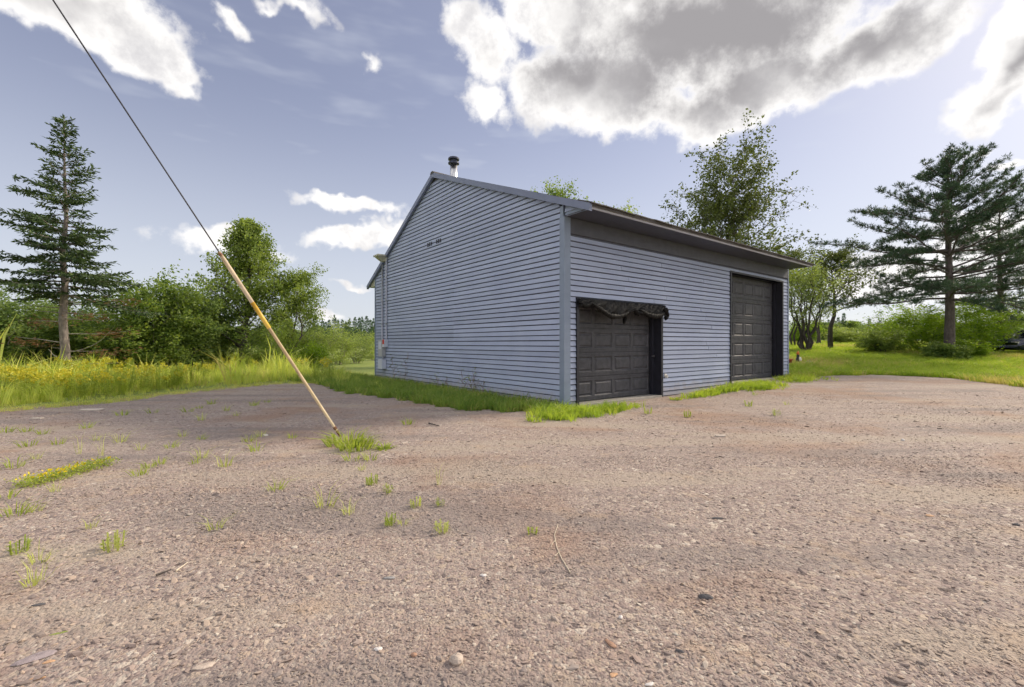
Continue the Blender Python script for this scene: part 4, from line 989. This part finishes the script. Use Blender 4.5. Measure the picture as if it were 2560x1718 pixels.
# shaded strip along the gable and the grass at the foot of the front wall
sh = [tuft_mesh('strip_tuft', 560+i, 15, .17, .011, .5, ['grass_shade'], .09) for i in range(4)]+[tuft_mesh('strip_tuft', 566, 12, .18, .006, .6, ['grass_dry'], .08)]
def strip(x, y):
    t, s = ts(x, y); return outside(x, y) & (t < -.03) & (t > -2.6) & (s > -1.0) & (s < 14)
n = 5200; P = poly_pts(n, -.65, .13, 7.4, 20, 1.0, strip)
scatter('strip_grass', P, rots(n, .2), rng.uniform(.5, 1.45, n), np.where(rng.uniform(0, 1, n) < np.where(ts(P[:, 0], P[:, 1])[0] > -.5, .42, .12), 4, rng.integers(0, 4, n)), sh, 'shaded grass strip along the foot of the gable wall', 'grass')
fp = []
def patch(ximg, yimg, rx, ry, n_):
    x0, y0 = ground_px(ximg, yimg)
    for _ in range(n_):
        q = np.array([rng.normal()*rx*.55, rng.normal()*ry*.5])
        if math.sin(q[0]*9+ximg)+math.sin(q[1]*17+q[0]*5) < rng.uniform(-2.2, .6): continue
        xy = np.array([x0, y0])+U*q[0]+V*q[1]
        t, s = ts(*xy)
        if s < -.06 or t < -.06: fp.append((xy[0], xy[1], tz(*xy)))
patch(1440, 1040, .75, .28, 300); patch(1500, 1030, .8, .17, 260); patch(1400, 1036, .45, .3, 120); patch(1780, 985, 1.1, .15, 180); patch(1840, 972, .9, .17, 180); patch(1900, 968, .8, .4, 330); patch(1990, 950, 1.0, .5, 200)
fp = np.array(fp); n = len(fp)
scatter('wall_grass', fp, rots(n, .2), rng.uniform(.4, 1.15, n), rng.integers(0, 4, n), lawn[:4], 'bright grass fringe in front of the two garage doors', 'grass')
# short scruffy edge between yard and meadow
ed = [tuft_mesh('edge_tuft', 570+i, 10, .13, .006, .7, ['grass_tall'], .08) for i in range(3)]+[tuft_mesh('edge_tuft', 575, 10, .13, .005, .7, ['grass_dry'], .08)]
def edge(x, y): return in_yard(x, y) & outside(x-.45, y+.35) & (x < -1) & (y > 5)
n = 900; P = poly_pts(n, -1.4, -.3, 7.5, 15, 1.0, edge)
scatter('edge_grass', P, rots(n), rng.uniform(.4, 1.0, n), rng.integers(0, 4, n), ed, 'short scruffy grass on the ragged left rim of the gravel', 'grass')

# ------------------------------------------------------------------ gravel stones (stuff)
def pebble(seed, flat):
    g = np.random.default_rng(seed); t = (1+5**.5)/2
    v = np.array([(-1, t, 0), (1, t, 0), (-1, -t, 0), (1, -t, 0), (0, -1, t), (0, 1, t), (0, -1, -t), (0, 1, -t), (t, 0, -1), (t, 0, 1), (-t, 0, -1), (-t, 0, 1)], float)/1.9
    f = np.array([(0, 11, 5), (0, 5, 1), (0, 1, 7), (0, 7, 10), (0, 10, 11), (1, 5, 9), (5, 11, 4), (11, 10, 2), (10, 7, 6), (7, 1, 8), (3, 9, 4), (3, 4, 2), (3, 2, 6), (3, 6, 8), (3, 8, 9), (4, 9, 5), (2, 4, 11), (6, 2, 10), (8, 6, 7), (9, 8, 1)])
    v *= g.uniform(.72, 1.2, (12, 1)); v *= np.array([g.uniform(1.0, 1.7), g.uniform(.7, 1.0), flat]); return mesh_np('pebble', v, f)
pk = [pebble(600+i, fl_) for i, fl_ in enumerate((.22, .30, .38, .5, .6, .28, .45))]
for p in pk: p.materials.append(M['pebble'])
def peb_pts(n, d0, d1, pw):
    r_ = rng.uniform(-1.45, 1.45, n); d = d0+(d1-d0)*rng.uniform(0, 1, n)**pw; X = r_*d; k_ = in_yard(X, d); return np.c_[X[k_], d[k_]]
P = np.concatenate([peb_pts(130000, 1.2, 5.0, .8), peb_pts(60000, 4.5, 11.0, .9)])
fld = np.sin(P[:, 0]*1.1+P[:, 1]*.6+.4)+np.sin(P[:, 0]*.45-P[:, 1]*1.3+2)+.7*np.sin(P[:, 0]*2.7+P[:, 1]*2.1)+.5*np.sin(P[:, 0]*5.3-P[:, 1]*4.7)   # loose drifts and packed bare patches
P = P[rng.uniform(0, 1, len(P)) < .30+.70*sstep(-1.2, 1.0, fld)]
n = len(P); sz = np.exp(rng.normal(math.log(.0047), .46, n)); sz = np.minimum(sz*(1+.25*(P[:, 0] < -1.2)*(P[:, 1] < 4)), .021)*np.where(P[:, 1] > 5, 1.25, 1)
scatter('gravel_stones', np.c_[P, terrain(P[:, 0], P[:, 1])+sz*.12], np.c_[rng.normal(size=(n, 2))*.22, rng.uniform(0, 6.28, n)], sz, rng.integers(0, len(pk), n), pk, 'loose pinkish grey crushed stones covering the gravel yard', 'gravel')

# ------------------------------------------------------------------ single stones, boards and twigs one can point at
def stone(xi, yi, wpx, flat, mat, seed, label, asp=.6, rz=0.0, name='stone', rough=.16):
    x, y = ground_px(xi, yi); d = y; w = wpx/FPX*d*.5
    g = np.random.default_rng(seed); v = []; f = []; nu, nv = 12, 7
    ph = g.uniform(0, 6.28, 4)
    for j in range(nv):
        th = math.pi*j/(nv-1)
        for i in range(nu):
            a = 2*math.pi*i/nu; q = 1+rough*math.sin(2*a+ph[0])+rough*.7*math.sin(3*a+ph[1])+rough*.5*math.sin(2*th+a+ph[2])+g.normal()*.03
            v.append((math.sin(th)*math.cos(a)*w*q, math.sin(th)*math.sin(a)*w*asp*q, math.cos(th)*w*flat*(1+.12*math.sin(a*2+ph[3]))))
    for j in range(nv-1):
        for i in range(nu): i2 = (i+1) % nu; f.append((j*nu+i, (j+1)*nu+i, (j+1)*nu+i2, j*nu+i2))
    o = link(name, mesh_np(name, np.array(v), f, False), M[mat]); o.location = (x, y, tz(x, y)+w*flat*.45); o.rotation_euler = (0, 0, rz); tag(o, label, 'stone'); return o
stone(1142, 1655, 36, .75, 'stone_tan', 1, 'round tan stone at the bottom centre of the gravel', .9, .3, rough=.06)
stone(1762, 1496, 32, .45, 'stone_dark', 2, 'dark grey stone lying alone right of centre', .55, -.2)
stone(1527, 1612, 34, .25, 'stone_brown', 3, 'leaning brown stone shard near the bottom edge', .5, 2.0)
stone(90, 1645, 82, .12, 'stone_purple', 4, 'large flat purple slate shard in the bottom left corner', .42, .55)
stone(510, 1668, 58, .14, 'stone_tan', 5, 'pale oblong flat stone near the bottom left', .35, .45)
stone(92, 1698, 36, .15, 'stone_orange', 6, 'orange stone sliver under the purple slate', .3, .4)
stone(945, 1624, 24, .3, 'stone_white', 7, 'white stone chip left of the round tan stone', .5, .3)
stone(1035, 1640, 15, .7, 'stone_brown', 8, 'small red brown pebble beside the round tan stone', .9, 0)
stone(1552, 1545, 16, .5, 'stone_white', 9, 'small white chip above the brown shard', .6, .8)
stone(1533, 1688, 24, .2, 'stone_orange', 10, 'orange stone flake at the bottom below the brown shard', .6, .2)
stone(1699, 1630, 20, .4, 'stone_dark', 11, 'small dark stone right of the brown shard', .5, -.5)
stone(1625, 1712, 22, .3, 'stone_white', 12, 'white stone at the very bottom edge', .6, .3)
stone(2257, 1102, 10, .7, 'stone_white', 13, 'white stone far out on the right gravel', .8, 0)
stone(2324, 1290, 20, .2, 'stone_orange', 14, 'flat tan stone on the right gravel', .6, -.3)
stone(2541, 1313, 18, .35, 'stone_dark', 15, 'dark stone at the right border of the gravel', .5, -.2)
stone(1793, 1297, 30, .18, 'stone_dark', 16, 'thin dark slate sliver in the middle of the right gravel', .3, 0)
stone(663, 1090, 14, .5, 'stone_white', 17, 'pale chip among the tufts left of the guy wire', .7, 0)
stone(975, 1446, 28, .2, 'stone_grey', 18, 'flat grey stone in the centre left foreground', .5, .2)
stone(1209, 1440, 16, .4, 'stone_white', 19, 'white pebble left of the pale forked twig', .8, 0)
stone(123, 1655, 22, .2, 'stone_orange', 20, 'reddish flat stone beside the purple slate', .7, .4)
stone(96, 1513, 34, .14, 'stone_dark', 21, 'dark slate sliver on the left foreground gravel', .3, .3)
stone(1372, 1404, 20, .4, 'stone_grey', 22, 'grey stone below the pale forked twig', .6, .5) if False else None
def board(xi, yi, wpx, hpx, rz, label, mat='board_pale', name='wood_scrap'):
    x, y = ground_px(xi, yi); w = wpx/FPX*y; b = MB().box(-w/2, w/2, -hpx/2, hpx/2, 0, .018); b.v = [(p[0]+(.02*w if p[1] > 0 else 0), p[1], p[2]) for p in b.v]
    o = b.build(name, M[mat]); o.location = (x, y, tz(x, y)+.004); o.rotation_euler = (0, 0, rz); tag(o, label, 'wood scrap'); return o
board(229, 1026, 46, .16, .1, 'larger pale board scrap at the left rim of the gravel')
board(92, 1048, 24, .07, .15, 'smaller pale board scrap at the far left of the gravel')
board(1801, 1092, 26, .05, .0, 'pale wood chip lying on the right gravel')
board(1012, 1110, 16, .02, .8, 'thin wood splinter beside the guy wire weeds')
def stick(name, label, pts, rad, mat, forks=()):
    P = []; 
    for (xi, yi) in pts: x, y = ground_px(xi, yi); P.append((x, y, tz(x, y)+rad*1.5))
    o = empty(name, P[0]); tag(o, label, 'twig'); o0 = Vector(P[0])
    MB().tube([Vector(p)-o0 for p in P], list(np.linspace(rad, rad*.5, len(P))), 6).build('stem', M[mat], o)
    for fk in forks:
        Q = [];
        for (xi, yi) in fk: x, y = ground_px(xi, yi); Q.append(Vector((x, y, tz(x, y)+rad*1.6))-o0)
        MB().tube(Q, list(np.linspace(rad*.6, rad*.3, len(Q))), 5).build('side_twig', M[mat], o)
stick('twig', 'pale forked dry twig lying on the centre gravel', [(1426, 1434), (1404, 1398), (1392, 1370), (1386, 1340), (1395, 1313)], .0032, 'twig_pale', [[(1398, 1382), (1388, 1392), (1387, 1400)], [(1389, 1352), (1380, 1362), (1378, 1370)]])
stick('twig', 'short dark stick on the left foreground gravel', [(390, 1442), (428, 1428)], .006, 'bark_dark')
stick('twig', 'dark bent twig on the gravel in front of the gable', [(1072, 1061), (1098, 1068)], .012, 'bark_dark')
stick('twig', 'pale dry stalk right of the short dark stick', [(440, 1430), (470, 1408)], .004, 'twig_pale')
lf_o = stone(147, 1583, 36, .03, 'weed_pale', 33, 'fallen green leaf on the lower left gravel', .28, .5, 'fallen_leaf', .05); lf_o['category'] = 'leaf'

# ------------------------------------------------------------------ weed tufts sprouting from the gravel
wk = {}
for i in range(3):
    wk['grass%d' % i] = tuft_mesh('blades', 700+i, 26, .10, .007, 1.0, ['weed_leaf'], .06)
    wk['pale%d' % i] = tuft_mesh('blades', 710+i, 24, .13, .0045, .95, ['weed_pale'], .04)
    wk['leafy%d' % i] = tuft_mesh('blades', 720+i, 12, .09, .008, .9, ['weed_leaf' if i else 'weed_pale', 'flower_yellow'], .04, extra=goldenrod_extra(.13, 8, False))
wk['clump'] = tuft_mesh('blades', 730, 130, .125, .013, 1.0, ['weed_leaf'], .16)
wk['rosette'] = tuft_mesh('blades', 731, 34, .06, .03, 2.2, ['weed_leaf'], .06)
wk['stalk'] = tuft_mesh('blades', 732, 9, .30, .004, .3, ['weed_pale', 'goldenrod'], .03)
def fl_extra(g, v, f, mi):
    for q in range(150):
        p = np.array([g.uniform(-.5, .5), g.normal()*.085, 0]); p[2] = .07+g.uniform(0, .05)
        s2 = g.normal(size=3)*.009; s3 = g.normal(size=3)*.009; k_ = len(v); v += [p-s2, p-s3, p+s2, p+s3]; f.append((k_, k_+1, k_+2, k_+3)); mi.append(1)
    for q in range(1500):
        p = np.array([g.uniform(-.54, .54), g.normal()*.10, 0]); p[2] = g.uniform(0, .09); an = g.uniform(0, 6.28); d = np.array([math.cos(an), math.sin(an), .8])*.03; s2 = np.array([-math.sin(an), math.cos(an), 0])*.008
        k_ = len(v); v += [p, p+d*.5+s2, p+d, p+d*.5-s2]; f.append((k_, k_+1, k_+2, k_+3)); mi.append(0)
wk['flowers'] = tuft_mesh('blades', 733, 10, .08, .006, .5, ['weed_leaf', 'flower_yellow'], .3, extra=fl_extra)
def weed(xi, yi, kind, sc, label=None, group=None, rz=None):
    x, y = ground_px(xi, yi); o = link('weed_tuft', wk[kind]); o.location = (x, y, tz(x, y)-.004); o.rotation_euler = (0, 0, rng.uniform(0, 6.28) if rz is None else rz); o.scale = (sc, sc, sc)
    tag(o, label or 'small weed tuft among the many scattered over the left gravel', 'weed', group or ('weed tufts on the left gravel' if not label else None)); return o
o = weed(175, 1187, 'flowers', .75, 'long low patch of yellow flowers on the left gravel', None, 1.50); o.name = 'flower_patch'
weed(870, 1112, 'clump', 1.5, 'big green weed clump at the foot of the guy wire'); weed(893, 1122, 'clump', 1.2, 'leafy weed clump right behind the guy wire foot')
weed(822, 1103, 'grass0', .9, 'small dark tuft just left of the guy wire foot'); weed(960, 1124, 'rosette', 1.2, 'flat leaf rosette right of the guy wire clump')
weed(880, 1152, 'grass1', 1.3, 'olive tuft just below the guy wire clump'); weed(928, 1150, 'grass2', 1.2, 'olive tuft below the flat leaf rosette'); weed(905, 1176, 'pale0', .7, 'pale thin tuft below the olive tufts')
weed(285, 1374, 'leafy0', .75, 'bright leafy weed alone on the lower left gravel'); weed(539, 1324, 'pale1', 1.0, 'yellow green wispy tuft left of the airy one'); weed(813, 1268, 'pale2', 1.5, 'largest airy pale tuft in the centre gravel')
weed(871, 1285, 'pale0', .9, 'wispy tuft right below the largest airy one'); weed(967, 1233, 'leafy1', .6, 'low spreading green weed right of the airy tuft'); weed(929, 1211, 'leafy2', .7, 'tiny green weed above the low spreading one')
weed(1039, 1268, 'leafy0', .55, 'compact bright weed in the centre gravel'); weed(1095, 1213, 'stalk', .75, 'thin upright stalks right of the compact weed'); weed(1100, 1264, 'leafy1', .45, 'tiny weed right of the compact bright one')
weed(974, 1311, 'leafy2', .6, 'tiny sprout lowest left of the centre sprouts'); weed(1006, 1312, 'pale1', .65, 'small yellowish sprout below the compact weed'); weed(1104, 1330, 'leafy0', .6, 'tiny sprout lowest right of the centre sprouts'); weed(1331, 1336, 'leafy1', .4, 'lone tiny sprout left of the pale forked twig')
weed(1310, 1250, 'leafy1', .3, 'very tiny sprout alone in the middle of the gravel') if False else None
weed(1022, 1061, 'grass1', 1.4, 'single green tuft on the gravel in front of the gable'); weed(732, 1095, 'grass2', 1.0, 'tuft left of the guy wire foot in bare gravel')
weed(46, 1381, 'leafy1', .65, 'upper one of the weeds by the lower left border'); weed(96, 1406, 'pale1', 1.0, 'middle one of the weeds by the lower left border'); weed(86, 1459, 'pale2', 1.1, 'yellowish lowest weed by the lower left border'); weed(228, 1319, 'pale0', .7, 'faint pale tuft above the bright leafy weed')
weed(40, 1287, 'grass0', 1.3, 'upright weed at the left border below the flower patch'); weed(89, 1279, 'pale2', .8, 'reddish pale tuft below the flower patch')
weed(200, 1135, 'stalk', 1.0, 'tall pale grass behind the flower patch, left of two'); weed(255, 1140, 'stalk', 1.0, 'tall pale grass behind the flower patch, right of two')
for i, (xi, yi) in enumerate([(90, 1148), (71, 1116), (143, 1111), (240, 1101), (14, 1081), (68, 1079), (352, 1125), (307, 1038), (214, 1071), (457, 1092), (503, 1099), (640, 1127), (650, 1092), (500, 1021), (529, 1011), (566, 1027), (668, 1006), (636, 1014), (504, 1051), (428, 1119), (486, 1159), (504, 1146), (352, 1187), (375, 1169), (562, 1166), (8, 1246), (396, 1161), (300, 1106), (382, 1033), (689, 1226), (139, 1229), (30, 1170), (110, 1085), (590, 1040), (470, 1030), (620, 1105)]):
    weed(xi, yi, ('grass%d' if i % 3 else 'pale%d') % (i % 3), .85+.65*((i*37) % 10)/10)
weed(1690, 1000, 'clump', .75, 'leafy weed between the two garage doors').name = 'wall_weed'
for xi, yi, lb in ((1871, 1016, 'flat weed on the gravel before the tall door'), (1966, 1012, 'dry tuft near the far corner of the garage'), (1717, 1043, 'faint weed on the gravel below the wall weed'), (1620, 1034, 'weed on the gravel before the low door'), (1941, 1039, 'small dark weed on the gravel right of the tall door')):
    weed(xi, yi, 'leafy1' if 'dry' not in lb else 'pale1', .9, lb)
# stalky weeds leaning on the gable
def stalky(t, s, h, seed, label, leaf):
    x, y, _ = Wp(t, s, 0); mm = broadleaf(seed, h, .16, .3, 2, 8, 45, .045, .010, .12, .9, None, 3, clump=.04)
    plant('stalk_weed', label, 'weed', x, y, mm, 'twig_dead', leaf, parts=('stem', 'leaves'))
stalky(-.25, 7.0, .95, 801, 'dry stalky weed leaning on the gable near the meter', 'leaf_birch'); stalky(-.22, 3.0, .75, 802, 'green stalky weed before the middle of the gable', 'leaf_green'); stalky(-.2, 2.7, .55, 803, 'brownish low stalk right of the green one', 'leaf_birch'); stalky(-.2, 4.4, .5, 804, 'low stalk weed under the siding seam', 'leaf_olive')

# ------------------------------------------------------------------ flower pot, ornament and rock by the far corner
x, y = at(1973, 19.4)
o = empty('flower_pot', (x, y, tz(x, y))); tag(o, 'red clay flower pot in the grass by the far garage corner', 'flower pot')
MB().lathe([(.085, 0), (.115, .24), (.135, .24), (.138, .30), (.115, .30), (.11, .27)], 18).build('pot', M['terracotta'], o, True)
link('dried_plant', tuft_mesh('dried_plant', 741, 40, .34, .006, .8, ['weed_pale'], .07), None, o, (0, 0, .24))
x, y = at(1995, 20.3)
o = empty('garden_ornament', (x, y, tz(x, y))); tag(o, 'small black and white garden ornament with an orange top', 'ornament')
MB().lathe([(.09, 0), (.10, .10), (.08, .22), (.055, .30), (.06, .36), (.045, .42), (.01, .45)], 14).build('body', M['black_paint'], o, True)
MB().lathe([(.01, -.13), (.06, -.08), (.065, 0), (.05, .08), (.01, .12)], 10, (.05, -.06, .18)).build('white_front', M['white_paint'], o, True)
MB().lathe([(.05, .40), (.075, .43), (.05, .50), (.01, .56)], 10).build('top', M['orange_paint'], o, True)
x, y = at(2022, 20.0)
stone(2022, 908, 24, .6, 'stone_grey', 40, 'grey rock in the grass right of the flower pot', .7, .3).location = (x, y, tz(x, y)+.08)

# ------------------------------------------------------------------ dark car at the right edge
x, y = at(2590, 25.5)
car = empty('parked_car', (x, y, tz(x, y)-.02), R(8)); tag(car, 'dark blue car parked behind the bushes at the right edge', 'car')
def loft(name, secs, mat, parent):   # cross sections (x, half width, z low, z high)
    b = MB(); n = 10
    for (xx, hw, zl, zh) in secs:
        for k_ in range(n):
            a = 2*math.pi*k_/n+math.pi/n; ca, sa = math.cos(a), math.sin(a)
            cx_ = math.copysign(abs(ca)**.45, ca); sa_ = math.copysign(abs(sa)**.45, sa); b.v.append((xx, hw*cx_, (zl+zh)/2+(zh-zl)/2*sa_))
    for i in range(len(secs)-1):
        for k_ in range(n): k2 = (k_+1) % n; b.f.append((i*n+k_, i*n+k2, (i+1)*n+k2, (i+1)*n+k_))
    b.f.append(tuple(range(n))); b.f.append(tuple((len(secs)-1)*n+k_ for k_ in reversed(range(n)))); return b.build(name, mat, parent, True)
loft('body', [(-2.25, .70, .40, .70), (-2.1, .84, .28, .82), (-1.4, .88, .25, .92), (-.5, .89, .24, .96), (1.0, .89, .24, .97), (1.8, .87, .28, .96), (2.2, .80, .32, .88), (2.28, .70, .42, .76)], M['car_paint'], car)
cabn = loft('cabin', [(-1.0, .70, .90, .95), (-.35, .66, .90, 1.36), (.3, .64, .90, 1.43), (1.0, .64, .90, 1.38), (1.65, .70, .90, .97)], M['glass_dark'], car)
loft('roof_panel', [(-.45, .60, 1.33, 1.385), (.3, .62, 1.40, 1.455), (1.05, .60, 1.34, 1.405)], M['car_paint'], car)
for sx in (-1.4, 1.35):
    for sy in (-.80, .80):
        b = MB(); b.lathe([(.20, -.09), (.31, -.10), (.325, -.05), (.325, .05), (.31, .10), (.20, .09)], 18); b.v = [(p[0]+sx, p[2]+sy, p[1]+.33) for p in b.v]
        wh = b.build('wheel', M['tyre'], car, True); b = MB().lathe([(.02, -.095), (.2, -.095), (.2, .095), (.02, .095)], 14); b.v = [(p[0]+sx, p[2]+sy, p[1]+.33) for p in b.v]; b.build('rim', M['chrome'], wh)
for sy in (-.55, .55): MB().box(-2.24, -2.15, sy-.16, sy+.16, .60, .72).build('headlight', M['white_paint'], car)
